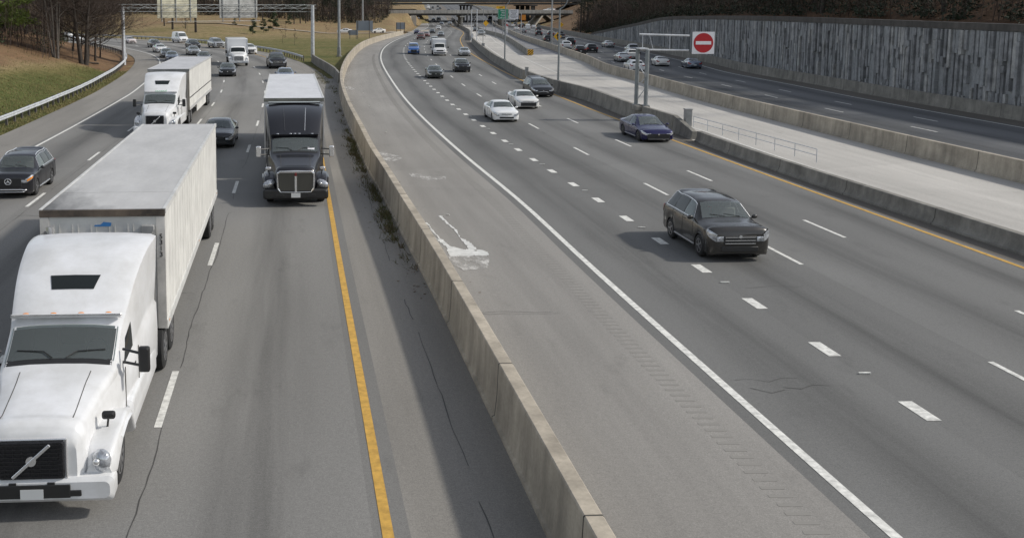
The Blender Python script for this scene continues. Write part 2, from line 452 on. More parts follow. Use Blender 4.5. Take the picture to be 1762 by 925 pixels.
# carriageways
ribbon('road', off(SS, -.35), off(SS, YLW+.35), M['lane'], 0, -.35)
ribbon('shoulder', off(SS, -3.5), off(SS, -.35), M['shoulder_l'], 0)
_s1 = SS[WL[np.searchsorted(WLs, SS).clip(0, len(WL)-1), 1] < 112]; _s2 = SS[SS >= _s1[-1]]
ribbon('shoulder', off(_s1, YLW+.35), off(_s1, 22.0), M['shoulder_l'], 0)
ribbon('shoulder', off(_s2, YLW+.35), off(_s2, 19.6), M['shoulder_l'], 0)
ribbon('shoulder', fx(xC, .15), fx(xE, -.4), M['shoulder_r'], .004)
_ys = YS
ribbon('road', fx(xE, -.4), fx(xY, .25), M['lane_r'], .004, -.4)
ribbon('shoulder', fx(xY, .25), fx(xD, .1), M['shoulder_d'], .004)
_y1, _y2 = YS[YS <= 480], YS[YS >= 480]
ribbon('concrete_road', fx(xD, .1, _y1), fx(xB, .2, _y1), M['hov'], .006)
ribbon('road', fx(xD, .1, _y2), fx(xB, .2, _y2), M['lane_f'], .006)
_fy = YS[(YS >= 168) & (YS <= 480)]
ribbon('road', fx(xF, .3, _fy), fx(xB, .0, _fy), M['hov_dark'], .012)
ribbon('road', fx(xB, .2), fx(xB, 14.9), M['lane_f'], .004, -.2)
ribbon('shoulder', fx(xB, 14.9), fx(xB, WALL), M['shoulder_d'], .004)

# painted lines
def line_off(o, wd, mat, s0, s1, dz=.008):
    s = np.arange(s0, s1, 2.0); ribbon('lane_marking', off(s, o-wd/2), off(s, o+wd/2), mat, dz)
line_off(0, .17, M['paint'], 0, WLs[-1]-2); line_off(YLW, .18, M['yellow'], 0, WLs[-1]-2)
def solid(f, wd, mat, y0, y1, o=0., dz=.012):
    ys = np.concatenate([np.arange(y0, min(y1, 330), 3.0), np.arange(330, y1, 12.0)]) if y1 > 330 else np.arange(y0, y1, 3.0)
    ribbon('lane_marking', fx(f, o-wd/2, ys), fx(f, o+wd/2, ys), mat, dz)
solid(xE, .19, M['paint'], -20, 1500); solid(xY, .17, M['yellow'], -20, 1500)
solid(xB, .14, M['paint'], -20, 640, .9); solid(xB, .15, M['paint'], -20, 1500, 14.5)

class Dashes:
    """painted dashes of one line in one mesh: each is a worn quad"""
    def __init__(s): s.b = MB()
    def add(s, p, q, wd, dz):
        p = np.array(p); q = np.array(q); d_ = (q-p)/np.linalg.norm(q-p); n = np.array([d_[1], -d_[0]])*wd/2
        c = [p-n, p+n, q+n, q-n]
        s.b.add([(a[0], a[1], float(zr(a[1])) + dz) for a in c], [(0, 1, 2, 3)])
    def done(s, mat): tag(s.b.build('lane_marking', mat, smooth=False), kind='structure')
D_ = Dashes()
for o, ph in ((YLW*.25, 0.), (YLW*.5, 4.6), (YLW*.75, 2.0)):
    # stations whose y equals the measured dash centres
    s0 = np.interp(42.6, WL[:, 1], WLs) if o < 5 else np.interp(45.2 if o > 12 else 46.5, WL[:, 1], WLs)
    for k in range(-5, 20):
        s = s0 + k*12.55
        if 0 < s < WLs[-1]-4: D_.add(off(s-1.55, o), off(s+1.55, o), .15, .008)
def along(f, y0, cyc, n, ln, wd, ymin=-15, ymax=640, dz=.012):
    y = y0; ys = [y]
    for dr in (1, -1):
        y = y0
        for k in range(n):
            sl_ = float(f(y+.5) - f(y-.5)); y += dr*cyc/math.hypot(1, sl_)
            ys.append(y)
    for y in ys:
        if ymin < y < ymax: D_.add((float(f(y-ln/2)), y-ln/2), (float(f(y+ln/2)), y+ln/2), wd, dz)
fr = lambda t: (lambda y: xE(y)*(1-t) + xY(y)*t)
along(fr(.25), 42.7, 3.78, 70, 1.0, .30, -15, 196)
along(fr(.25), 205, 12, 40, 3, .15, 196, 640)
along(fr(.5), 45.3, 11.95, 50, 3.0, .14); along(fr(.75), 48.9, 11.75, 50, 3.0, .14)
for o, y0 in ((3.9, 98), (7.45, 104), (11.0, 110)):
    along(lambda y, o=o: xB(y)+o, y0, 12.2, 45, 3.0, .14)
along(lambda y: xD(y)+4.6, 60, 12.2, 12, .01, .01)
D_.done(M['paint'])
solid(xD, .12, M['paint'], -20, 420, 1.5, .014); solid(xD, .11, M['paint'], -20, 300, 2.35, .014)
solid(xD, .12, M['paint'], 120, 420, 5.6, .014)

# cracks and seams that follow the lane lines, and the saw-cut joints across the shoulder
cb = MB()
def crack(pts, w0, dz):
    P = []
    for i, p in enumerate(pts):
        a = pts[max(0, i-1)]; b = pts[min(len(pts)-1, i+1)]; d_ = np.array(b)-np.array(a); d_ /= np.linalg.norm(d_)
        n = np.array([d_[1], -d_[0]])*w0*rnd.uniform(.3, 1)/2
        P += [(p[0]-n[0], p[1]-n[1], float(zr(p[1]))+dz), (p[0]+n[0], p[1]+n[1], float(zr(p[1]))+dz)]
    cb.add(P, [(2*i, 2*i+1, 2*i+3, 2*i+2) for i in range(len(pts)-1)])
for o in (4.25, 8.33, 12.4, 18.05):
    s = 8.0; acc = []; x = 0
    while s < 150:
        x = x*.86 + rnd.gauss(0, .016); acc.append(off(s, o + x)); s += rnd.uniform(.25, .6)
        if rnd.random() < .04 and len(acc) > 3: crack(acc, .024, .006); acc = []; s += rnd.uniform(.5, 5)
    if len(acc) > 3: crack(acc, .024, .006)
for k in range(26):                          # joints across the right-hand shoulder
    y = rnd.uniform(22, 190); a, b = float(xC(y))+.3, float(xE(y))-.5; t = rnd.uniform(.25, .8)
    crack([(a + (b-a)*t*i/6, y + rnd.gauss(0, .05)) for i in range(7)], .02, .010)
for k in range(30):                          # old stop-start cracks across lanes
    y = rnd.uniform(20, 120); x0 = float(fr(rnd.random())(y)); n = rnd.randint(3, 7)
    crack([(x0+i*.35, y+rnd.gauss(0, .12)) for i in range(n)], .022, .011)
for k in range(14):
    s = rnd.uniform(15, 150); o = rnd.uniform(0, 13); crack([off(s+rnd.gauss(0, .05), o+i*.4) for i in range(rnd.randint(4, 10))], .025, .006)
tag(cb.build('pavement_crack', M['crack'], smooth=False), kind='structure')

# rumble strip: short milled grooves along the outer edge line
rb = MB()
for y in np.arange(8, 170, .30):
    for o in (-1.15,):
        x = float(xE(y)) + o; rb.box((x + rnd.gauss(0, .01), y, float(zr(y))+.0065), (.40, .10, .003))
tag(rb.build('rumble_strip', pm('milled_groove', (.236, .226, .206), .9), smooth=False), kind='structure')

# raised pavement reflectors beside the dotted line
kb = MB()
for y in np.arange(22, 150, 7.56):
    kb.box((float(fr(.25)(y)) + .04, y + .15, float(zr(y)) + .03), (.26, .05, .03))
tag(kb.build('lane_marking', M['paint'], smooth=False), kind='structure')

# dried spill and pale dust on the wide shoulder
def blotch(name, outline, mat, dz=.014):
    b = MB(); P = [G(*p) for p in outline]
    P2 = []
    for i, p in enumerate(P):                # ragged edge
        q = P[(i+1) % len(P)]
        for k in range(5):
            t = k/5; P2.append((p[0]*(1-t)+q[0]*t + rnd.gauss(0, .018), p[1]*(1-t)+q[1]*t + rnd.gauss(0, .035), dz))
    import mathutils.geometry as mg
    tri = mg.tessellate_polygon([[Vector(p) for p in P2]])
    b.add(P2, tri); return tag(b.build(name, mat, smooth=False), kind='structure')
M['spill'] = pm('dried_white_spill', (.66, .66, .63), .8, noise=(3, .25))
q = NT('pale_dust'); g = q.n('TexCoord').outputs['Object']
q.b.inputs['Base Color'].default_value = (.56, .54, .50, 1)
al = q.mapr(q.noise(q.scale(g, 1, .45), 2.6, 8, .75), .40, .62, 0, .95); q.t.links.new(al, q.b.inputs['Alpha'])
M['dust'] = q.mat
blotch('dried_spill', [(726,379),(735,384),(741,391),(748,400),(755,408),(762,413),(768,419),(776,424),(790,428),(800,430),(806,429),(800,420),(791,411),(787,403),(780,395),(773,388),(765,382),(757,374),(755,372),(759,371),(765,377),(772,385),(781,392),(787,397),(791,409),(798,412),(807,416),(816,424),(820,429),(830,431),(839,434),(841,438),(836,441),(820,440),(800,441),(780,442),(774,440),(768,432),(770,428),(760,419),(752,414),(748,409),(757,414),(752,407),(744,399),(739,395),(745,398),(738,389)], M['spill'])
blotch('dust_patch', [(770,441),(790,440),(815,441),(838,440),(842,450),(838,462),(800,466),(782,458)], M['dust'], .016)
blotch('dust_patch', [(648,262),(660,262),(672,266),(688,269),(692,273),(680,277),(664,278),(652,272)], M['dust'])
blotch('dust_patch', [(703,299),(712,298),(726,301),(740,304),(756,305),(768,303),(766,308),(752,310),(738,310),(722,308),(708,304)], M['dust'])
blotch('dust_patch', [(586,150),(598,149),(614,152),(606,155),(590,154)], M['dust'])

# ------------------------------------------------------------------ terrain
def smooth(t): t = np.clip(t, 0, 1); return t*t*(3-2*t)
gx = np.concatenate([np.arange(-420, -75, 15), np.arange(-75, 80, 1.5), np.arange(80, 520, 12)])
gy = np.concatenate([np.arange(-40, 300, 2.5), np.arange(300, 520, 6), np.arange(520, 3000, 60)])
XX, YY = np.meshgrid(gx, gy, indexing='ij')
def terrain(X, Y):
    X = np.asarray(X, float); Y = np.asarray(Y, float); sh = X.shape; x = X.ravel(); y = Y.ravel()
    d2 = (x[:, None]-WL[None, ::2, 0])**2 + (y[:, None]-WL[None, ::2, 1])**2
    i = np.argmin(d2, 1)*2; i = np.minimum(i, len(WL)-1); dist = np.sqrt(d2.min(1))
    o = np.where((x-WL[i, 0])*_nor[i, 0] + (y-WL[i, 1])*_nor[i, 1] > 0, dist, -dist)
    z = zr(y) - .07
    left = np.clip(-o - 6.2, 0, None); hl = .30*left; hl = np.where(hl > 3.5, 3.5 + (hl-3.5)*.35, hl); hl = np.minimum(hl, 7)
    z = np.where(o < -3.5, np.maximum(z, z*0 - .07) + hl, z)
    c = xC(y)
    y0 = np.interp(x, [-40, -5], [262, 326])
    lawn = np.clip((y-y0)*.046, 0, None); lawn = np.minimum(lawn, 6.4)
    lawn = np.minimum(lawn, np.where(y > 436, np.clip(2.2*(28.6 - x + (y-450)*.10), 0, None), np.clip(.55*(xE(y) - 6.5 - x), 0, None)))
    out = (o > 21) & (x < c - .6)
    lawn = np.minimum(lawn, np.clip((o-22)*.25, 0, None))
    far = y > 300
    z = np.where(out | (far & (x < c - .6)), z + lawn, z)
    xw = xB(y) + WALL
    rh = wall_top(np.minimum(y, 262)) + .36*np.clip(x - xw - .6, 0, None); rh = np.minimum(rh, 22)
    z = np.where(x > xw + 1.6, np.where(y > 262, zr(y) + rh*smooth((y-230)/40) + 0*rh, rh), z)
    return z.reshape(sh), o.reshape(sh)
ZZ, OO = terrain(XX, YY)
def tz(x, y): return float(terrain(np.array([x]), np.array([y]))[0][0])
nx, ny = XX.shape
V = np.stack([XX, YY, ZZ], -1).reshape(-1, 3)
Fc = [(i*ny+j, (i+1)*ny+j, (i+1)*ny+j+1, i*ny+j+1) for i in range(nx-1) for j in range(ny-1)]
me = bpy.data.meshes.new('ground'); me.from_pydata(V.tolist(), [], Fc)
me.polygons.foreach_set('use_smooth', [True]*len(Fc))
# ground cover: 0 = green grass, 1 = leaf litter, in between = dry grass
cov = np.full(XX.shape, .42)
L_ = OO < -3.5
cov = np.where(L_, smooth((-OO - 10.0 + (YY-92)*.13)/8)*.86 + .06, cov)
cov = np.where(L_ & (YY > 125), np.maximum(cov, .9), cov)
lw = (OO > 19) & (XX < xC(YY))
cov = np.where(lw, np.interp(YY, [150, 235, 275], [.22, .26, .48]), cov); cov = np.where(lw & (YY > 315), .62, cov); cov = np.where(lw & (YY > 300) & (XX < -60), .62, cov)
cov = np.where(XX > xB(YY)+WALL, 1.6, cov)
cov = np.where((XX > xB(YY)+WALL) & (YY > 262), .80, cov)  # slope facing away from the sun: its shade put into a darker cover
at_ = me.attributes.new('cover', 'FLOAT', 'POINT'); at_.data.foreach_set('value', cov.ravel().astype(np.float32))
q = NT('ground_cover'); g = q.n('TexCoord').outputs['Object']
a = q.n('Attribute'); a.attribute_name = 'cover'
n1 = q.noise(g, .12, 6, .65); n2 = q.noise(g, 1.1, 7, .72); n3 = q.noise(g, 7, 5, .75); n4 = q.noise(g, .035, 3, .5)
k = q.math('ADD', a.outputs['Fac'], q.math('MULTIPLY', q.math('SUBTRACT', n1, .5), .75))
k = q.math('ADD', k, q.math('MULTIPLY', q.math('SUBTRACT', n2, .5), .5))
cr = q.n('ValToRGB', Fac=k); e = cr.color_ramp.elements
e[0].position = .05; e[0].color = (.090, .104, .030, 1); e[1].position = .90; e[1].color = (.190, .116, .064, 1); x = e.new(1.0); x.color = (.095, .058, .036, 1)
x = e.new(.32); x.color = (.160, .140, .055, 1); x = e.new(.55); x.color = (.250, .190, .098, 1); x = e.new(.74); x.color = (.215, .142, .080, 1)
kk = q.math('MULTIPLY', q.mapr(n3, .25, .75, .62, 1.35), q.mapr(n2, .28, .72, .60, 1.32))  # ground mottling, the broader noise deepened to paint tree shadows into the colour
m_ = q.n('VectorMath'); m_.operation = 'SCALE'; q.t.links.new(cr.outputs[0], m_.inputs[0]); q.t.links.new(kk, m_.inputs['Scale'])
q.base(m_.outputs[0]); q.rough(.95); q.b.inputs['Specular IOR Level'].default_value = .15; q.bump(n3, .8, .12)
me.materials.append(q.mat); me.update(); tag(link('ground', me), kind='structure')

# the ramp road across the lawn and the road over the bridge approach
ry = catmull([(-58, 330), (-30, 326), (0, 322), (14, 330), (24, 352), (31, 380)], 8)
def over_terrain(name, P, wd, mat, dz):
    P = np.asarray(P); t = np.gradient(P, axis=0); t /= np.linalg.norm(t, axis=1)[:, None]; n = np.stack([t[:, 1], -t[:, 0]], 1)
    V = []
    for p, k in zip(P, n):
        z = max(tz(*(p-k*wd/2)), tz(*(p+k*wd/2)), tz(*p)) + dz
        V += [(p[0]-k[0]*wd/2, p[1]-k[1]*wd/2, z), (p[0]+k[0]*wd/2, p[1]+k[1]*wd/2, z)]
    me = bpy.data.meshes.new(name); me.from_pydata(V, [], [(2*i, 2*i+1, 2*i+3, 2*i+2) for i in range(len(P)-1)])
    me.materials.append(mat); return tag(link(name, me), kind='structure')
over_terrain('ramp', ry, 4.2, pm('ramp_asphalt', (.36, .31, .245), .9, noise=(.6, .2)), .10)
# ------------------------------------------------------------------ barriers, guardrails, wall
def sweep(b, P, prof, m=0, closed=True):
    P = np.asarray(P, float); t = np.gradient(P[:, :2], axis=0); t /= np.linalg.norm(t, axis=1)[:, None]
    secs = [[(p[0] + o*k[1], p[1] - o*k[0], p[2] + z) for o, z in prof] for p, k in zip(P, t)]
    return b.loft(secs, m, closed=closed, caps=closed)
def xyz(f, ys, o=0., dz=0.): return np.stack([f(ys)+o, ys, zr(ys)+dz], 1)
# profiles: offset to the right of the direction of travel of the path (away from the camera)
def jersey(wb, wt, h): return [(-wb/2, -.05), (-wb/2, .08), (-wb/2+.05, .10), (-wt/2-.02, h*.45), (-wt/2, h-.02), (-wt/2+.02, h), (wt/2-.02, h), (wt/2, h-.02), (wt/2+.02, h*.45), (wb/2-.05, .10), (wb/2, .08), (wb/2, -.05)]
def barrier(name, label, P, prof, mat, joints=None, cat='barrier'):
    b = MB(); sweep(b, P, prof); P = np.asarray(P, float)
    L = np.concatenate([[0], np.cumsum(np.linalg.norm(np.diff(P, axis=0), axis=1))]); h = max(z for _, z in prof)
    pr2 = [(o*(1+.004/abs(o)), z if z < h-.001 else z+.003) for o, z in prof]
    for s in np.arange(3.05, L[-1]-1, 6.1):
        q_ = [np.array([np.interp(s+d_, L, P[:, i]) for i in range(3)]) for d_ in (-.018, .018)]
        if q_[0][1] < 175: sweep(b, q_, pr2, 1)
    o = b.build(name, [mat, M['joint']], ang=25)
    return tag(o, label, cat)
ys = np.concatenate([yr(-20, 150, 2.0), yr(153, 304, 3.0)])
barrier('concrete_barrier', 'long curved tan concrete barrier with weeds at its foot between the two carriageways', xyz(xC, ys, .25), jersey(.5, .28, 1.16), M['barrier'])
# the wall that closes the lawn against the left carriageway
J = catmull([(-5.2, 148.5), (-4.2, 139), (-2.9, 128.7), (-1.7, 118), (-.95, 107.5)], 8)
barrier('concrete_barrier', 'short grey concrete wall joining the guardrail to the curved tan barrier', np.c_[J, np.zeros(len(J))], jersey(.45, .24, 1.05), M['barrier_d'])
ysd = np.concatenate([yr(-20, 62.2, 2.2)])
barrier('concrete_barrier', 'low stepped concrete barrier below the grey cabinet and railing, beside the violet blue car', xyz(xD, ysd, .3), jersey(.6, .30, .62), M['barrier_d'])
ysd = np.concatenate([yr(66.0, 110, 2.0)])
barrier('concrete_barrier', 'stained concrete barrier beside the yellow line under the twin column sign mast', xyz(xD, ysd, .3), jersey(.6, .30, 1.08), M['barrier_d'])
b = MB(); P = xyz(xD, np.array([62.3, 65.9]), .3); b.loft([[(p[0]+o, p[1], z*k) for o, z in jersey(.6, .3, 1.08)] for p, k in zip(P, (.45, 1.0))])
tag(b.build('barrier_end', M['barrier_d'], ang=25), 'sloping concrete end piece of the stained barrier behind the violet blue car', 'barrier')
ysd = np.concatenate([yr(112.5, 226, 3.0)])
barrier('concrete_barrier', 'dark stained concrete barrier from the small cabinet to the lane signal posts', xyz(xD, ysd, .3), jersey(.6, .30, 1.05), M['barrier_d'])
ysd = np.concatenate([yr(238, 330, 4), yr(340, 640, 10)])
barrier('concrete_barrier', 'distant concrete barrier beyond the lane signal posts running under the bridge', xyz(xD, ysd, .3), jersey(.6, .30, 1.0), M['barrier_d'])
ysb = np.concatenate([yr(-20, 180, 2.5), yr(184, 330, 4), yr(340, 1400, 12)])
barrier('concrete_barrier', 'long plain concrete barrier between the pale concrete lanes and the far highway', xyz(xB, ysb, .1), jersey(.5, .26, 1.02), M['barrier'])
ysf = np.concatenate([yr(166.5, 330, 4), yr(340, 470, 10)])
barrier('concrete_barrier', 'concrete barrier splitting the pale lanes, ending at the striped marker', xyz(xF, ysf, 0), jersey(.6, .3, 1.05), M['barrier_d'])
ysg = np.concatenate([yr(-20, 330, 4.0), yr(340, 440, 10)])
barrier('concrete_barrier', 'low dark concrete barrier along the foot of the grey retaining wall', xyz(xB, ysg, WALL-.4), jersey(.5, .3, 1.0), M['barrier_d'])

# retaining wall with split-faced vertical panels and a dark coping
q = NT('ribbed_stone'); g = q.n('UVMap').outputs['UV']
a_ = q.noise(q.scale(g, 1.0, .45), 1.5, 7, .8); b_ = q.noise(q.scale(g, 1, .5), 5, 4, .7)
vo = q.n('TexVoronoi', Vector=q.scale(g, 2.4, .34), Scale=1.0); vv = q.n('SeparateColor', Color=vo.outputs['Color']).outputs[0]
k_ = q.math('MULTIPLY', q.mapr(a_, .3, .7, .72, 1.12), q.mapr(vv, 0, 1, .85, 1.12)); k_ = q.math('MULTIPLY', k_, q.mapr(b_, .3, .7, .8, 1.2))
m_ = q.n('VectorMath'); m_.operation = 'SCALE'; m_.inputs[0].default_value = (.31, .32, .325); q.t.links.new(k_, m_.inputs['Scale'])
q.base(m_.outputs[0]); q.rough(.9); q.bump(q.math('ADD', a_, vv), .8, .15)
yw = yr(-30, 258, 2.0); b = MB()
for i, y in enumerate(yw):
    x = float(xB(y)) + WALL; h = float(wall_top(y))
for i in range(len(yw)-1):
    y0, y1 = yw[i], yw[i+1]; pr = rnd.uniform(0, .10)
    x0, x1 = float(xB(y0))+WALL-pr, float(xB(y1))+WALL-pr; h0, h1 = float(wall_top(y0)), float(wall_top(y1)); z0, z1 = float(zr(y0))-.1, float(zr(y1))-.1
    b.add([(x0,y0,z0),(x1,y1,z1),(x1,y1,z1+h1+.1),(x0,y0,z0+h0+.1),(x0+1.2,y0,z0),(x1+1.2,y1,z1),(x1+1.2,y1,z1+h1+.1),(x0+1.2,y0,z0+h0+.1)],
          [(0,3,2,1),(4,5,6,7),(3,7,6,2),(0,4,7,3),(1,2,6,5)])
for y in np.arange(20, 252, .42):
    z = float(zr(y)); top = z + float(wall_top(y)) - .05; nb = max(1, int((top-z)/2.0)); cuts = sorted([0.] + [rnd.uniform(.1, .9) for _ in range(nb-1)] + [1.])
    for a_, c_ in zip(cuts[:-1], cuts[1:]):
        z0, z1 = z + (top-z)*a_, z + (top-z)*c_; d_ = rnd.uniform(.0, .26)
        if z1-z0 > .1 and d_ > .04: b.box((float(xB(y))+WALL-.06-d_/2, y+.21, (z0+z1)/2), (d_+.1, rnd.uniform(.26, .41), z1-z0-.02), rnd.choice((0, 0, 1, 1, 2, 3)), taper=.97)
wl = empty('retaining_wall', (float(xB(150))+WALL, 150, 0), 0, 'long grey ribbed stone retaining wall below the wooded bank', 'wall')
me = b.mesh('wall_panel', [q.mat] + [pm(n_, c_, .9, noise=(1.4, .45), bump=.5) for n_, c_ in (('grey_stone', (.29, .295, .30)), ('pale_stone', (.38, .38, .37)), ('dark_stone', (.22, .225, .23)))], smooth=False)
uvl = me.uv_layers.new(name='UVMap')
for p in me.polygons:
    for li, vi in zip(p.loop_indices, p.vertices):
        c = me.vertices[vi].co; uvl.data[li].uv = (c.y, c.z)
o = link('wall_panel', me, wl); o.matrix_parent_inverse = Matrix.Translation(-Vector(wl.location))
b = MB(); sweep(b, np.stack([xB(yw)+WALL+.5, yw, zr(yw)+np.maximum(wall_top(yw), .2)], 1), [(-.75, .0), (-.75, .5), (.8, .5), (.8, .0)])
o = b.build('coping', concrete('dark_coping', (.105, .095, .085), .6, .6), wl, ang=25); o.matrix_parent_inverse = Matrix.Translation(-Vector(wl.location))

def guardrail(label, P, side, step=1.92, maxp=99):
    """W-beam guardrail: side = +1 when the beam faces right of the path"""
    P = np.asarray(P, float); root = empty('guardrail', P[0], 0, label, 'guardrail')
    P = P - P[0]; b = MB(); s_ = side
    prof = [(s_*.02, .44), (s_*.10, .50), (s_*.10, .55), (s_*.03, .60), (s_*.10, .66), (s_*.10, .71), (s_*.02, .77), (-s_*.0, .77), (s_*.06, .70), (s_*.06, .66), (-s_*.01, .60), (s_*.06, .55), (s_*.06, .51), (0, .44)]
    if s_ < 0: prof = prof[::-1]
    sweep(b, P, prof); b.build('rail', M['galv'], root, ang=40)
    L = np.concatenate([[0], np.cumsum(np.linalg.norm(np.diff(P, axis=0), axis=1))]); n = min(maxp, int(L[-1]/step))
    pmesh = MB().box((0, 0, .36), (.15, .15, .86)).mesh('post', M['post'], smooth=False)
    for k in range(n):
        s = L[-1] - k*step - .5 if label.startswith('far') else .5 + k*step
        p = [np.interp(s, L, P[:, i]) for i in range(3)]; j = min(np.searchsorted(L, s), len(P)-1)
        t = P[j]-P[max(j-1, 0)]; t = t/np.linalg.norm(t)
        link('post', pmesh, root, (p[0]-s_*.10*t[1], p[1]+s_*.10*t[0], p[2]))
    return root
s_ = np.arange(np.interp(20, WL[:, 1], WLs), np.interp(213, WL[:, 1], WLs), 2.0)
pp = off(s_, -4.7); pp = np.c_[pp, [max(-.02, tz(*p)) for p in pp]]
jig = np.array([rnd.gauss(0, .03) for _ in pp]); pp[:, 0] += np.convolve(jig, np.ones(3)/3, 'same')
guardrail('silver steel guardrail curving along the foot of the grassy bank on the left', pp, 1, 2.0)
s_ = np.arange(np.interp(133, WL[:, 1], WLs), WLs[-1]-1, 2.5)
pp = off(s_, 20.3); pp = np.c_[pp, [float(zr(p[1])) for p in pp]]
pp = pp[(pp[:, 1] > 148.5)]
guardrail('steel guardrail bending along the outer edge of the left road in front of the lawn', pp, -1, 2.2)

# ------------------------------------------------------------------ bridges
def bridge(name, label, x0, x1, ya, yb, zb, zt, piers, mat, gmat, zg):
    root = empty(name, ((x0+x1)/2, (ya+yb)/2, 0), 0, label, 'bridge'); ox, oy = (x0+x1)/2, (ya+yb)/2
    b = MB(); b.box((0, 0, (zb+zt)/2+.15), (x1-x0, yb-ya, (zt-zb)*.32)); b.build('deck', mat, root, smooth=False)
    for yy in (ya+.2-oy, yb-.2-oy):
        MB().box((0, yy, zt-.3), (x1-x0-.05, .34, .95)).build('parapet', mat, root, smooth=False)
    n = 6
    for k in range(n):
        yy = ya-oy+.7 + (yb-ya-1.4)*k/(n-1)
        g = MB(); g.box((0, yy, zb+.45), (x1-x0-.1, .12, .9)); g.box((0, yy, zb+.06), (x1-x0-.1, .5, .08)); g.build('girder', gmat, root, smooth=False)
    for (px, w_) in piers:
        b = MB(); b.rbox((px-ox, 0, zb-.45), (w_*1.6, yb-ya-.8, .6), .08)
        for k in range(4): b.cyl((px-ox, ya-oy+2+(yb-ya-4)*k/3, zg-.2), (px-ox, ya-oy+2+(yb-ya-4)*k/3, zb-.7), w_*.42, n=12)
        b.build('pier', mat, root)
    return root
b1 = bridge('overpass', 'near concrete overpass with pale parapet crossing all the lanes', 17, 97, 450, 466, 3.2, 5.35,
            [(49.2, 1.3), (67.0, 1.3)], M['bridge'], M['bridge_dark'], -1.5)
def side_part(root, name, b, mat, **k):
    o = b.build(name, mat, root, **k); o.matrix_parent_inverse = Matrix.Translation(-Vector(root.location)); return o
b = MB(); b.box((28.2, 458, .8), (2.2, 15.4, 4.9)); side_part(b1, 'abutment', b, M['bridge'], smooth=False)
b = MB(); b.add([(27.1,449.9,3.1),(27.1,449.9,-1.6),(24.6,441,-1.6),(24.6,441,-.4),(26.6,449.9,3.1),(26.6,449.9,-1.6),(24.1,441,-1.6),(24.1,441,-.4)],
     [(0,1,2,3),(7,6,5,4),(0,3,7,4),(3,2,6,7),(1,5,6,2)]); side_part(b1, 'wing_wall', b, M['barrier'], smooth=False)
for (xa, xb_) in ((83.5, 79.5), (85.5, 90.5)):
    b = MB(); b.add([(xa,449.9,3.15),(xa+.7,449.9,3.15),(xb_+.7,446,-1.2),(xb_,446,-1.2),(xa,466,3.15),(xa+.7,466,3.15),(xb_+.7,466,-1.2),(xb_,466,-1.2)],
        [(0,1,2,3),(7,6,5,4),(0,4,5,1),(1,5,6,2),(2,6,7,3),(3,7,4,0)]); side_part(b1, 'inclined_leg', b, M['barrier'], smooth=False)
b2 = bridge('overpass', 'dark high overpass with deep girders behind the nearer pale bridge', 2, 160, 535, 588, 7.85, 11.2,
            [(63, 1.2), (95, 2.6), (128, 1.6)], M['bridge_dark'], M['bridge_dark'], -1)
# light rail on the far bridge
b = MB(); b.box((81, 535.3, 12.0), (156, .1, .1)); 
for k in range(40): b.box((4+k*3.95, 535.3, 11.6), (.1, .1, .9))
side_part(b2, 'railing', b, M['galv_d'], smooth=False)

M['mast'] = pm('mast_steel', (.23, .25, .255), .5, .2, noise=(2, .2))
# ------------------------------------------------------------------ overhead sign gantry (seen from behind)
g0 = np.array([-30.6, 141, 0]); g1 = np.array([-5.6, 161.5, 0]); gd = (g1-g0)/np.linalg.norm(g1-g0); gl = float(np.linalg.norm(g1-g0)); ga = math.atan2(gd[1], gd[0])
gr = empty('sign_gantry', g0, ga, 'steel truss sign gantry spanning the left road on two round posts', 'sign gantry')
zl = tz(-30.6, 141)
b = MB().cyl((0, 0, zl-.3), (0, 0, 7.75), .26, .22, 12); b.build('post', M['galv'], gr)
b = MB().cyl((gl, 0, -.3), (gl, 0, 7.95), .30, .25, 12); b.build('post', M['galv'], gr)
for (yy, za, zb_) in ((-.5, 8.1, 8.0), (.5, 8.1, 8.0), (-.5, 7.62, 7.5), (.5, 7.15, 6.95)):
    MB().cyl((-.4, yy, za), (gl+.3, yy, zb_), .029, n=8).build('chord', M['mast'], gr)
b = MB(); n = 16
for k in range(n):
    xa, xb_ = gl*k/n, gl*(k+1)/n; up = k % 2
    b.cyl((xa, -.5, 8.08 if up else 7.58), (xb_, -.5, 7.56 if up else 8.04), .022, n=6)
    b.cyl((xa, .5, 7.12 if up else 8.05), (xb_, .5, 8.03 if up else 7.0), .022, n=6)
    b.cyl((xa, -.5, 7.60), (xa, .5, 7.10), .025, n=6); b.cyl((xa, -.5, 8.08), (xa, .5, 8.06), .025, n=6)
b.build('bracing', M['mast'], gr)
def gx_of(u):       # station along the gantry seen at photo column u
    best = min(range(0, 400), key=lambda i: abs((g0+gd*gl*i/400)[0]/(g0+gd*gl*i/400)[1] - (u-600)/1780)); return gl*best/400
def overhead(ua, ub, zb_, zt, mat, label, posts, mposts):
    a, c = gx_of(ua), gx_of(ub); r = empty('overhead_sign', g0+gd*((a+c)/2), ga, label, 'sign'); wd = c-a; ht = zt-zb_
    P = MB(); 
    P.box((0, .72, (zb_+zt)/2), (wd, .05, ht)); P.build('panel', mat, r, smooth=False)
    b = MB(); n = int(ht/.31)
    for k in range(n): b.box((0, .68, zb_+.31*(k+.6)), (wd-.02, .03, .035))
    b.build('rib', mat, r, smooth=False)
    for u in posts: MB().box((gx_of(u)-(a+c)/2, .60, (zb_-.55+zt)/2), (.10, .10, zt-zb_+.55)).build('hanger', M['galv_d'], r, smooth=False)
    return r
overhead(277, 345, 6.2, 10.6, M['signback'], 'large cream back of an overhead sign on the gantry, left of the two', (284.5, 308.5, 333), 0)
overhead(384, 448, 6.12, 10.4, M['signback2'], 'large pale grey back of an overhead sign on the gantry, right of the two', (389, 417, 445), 0)
b = MB(); a, c = gx_of(294), gx_of(452); b.cyl((a, .60, 5.72), (c, .60, 5.66), .035, n=6); b.build('catwalk_rail', M['galv_d'], gr)

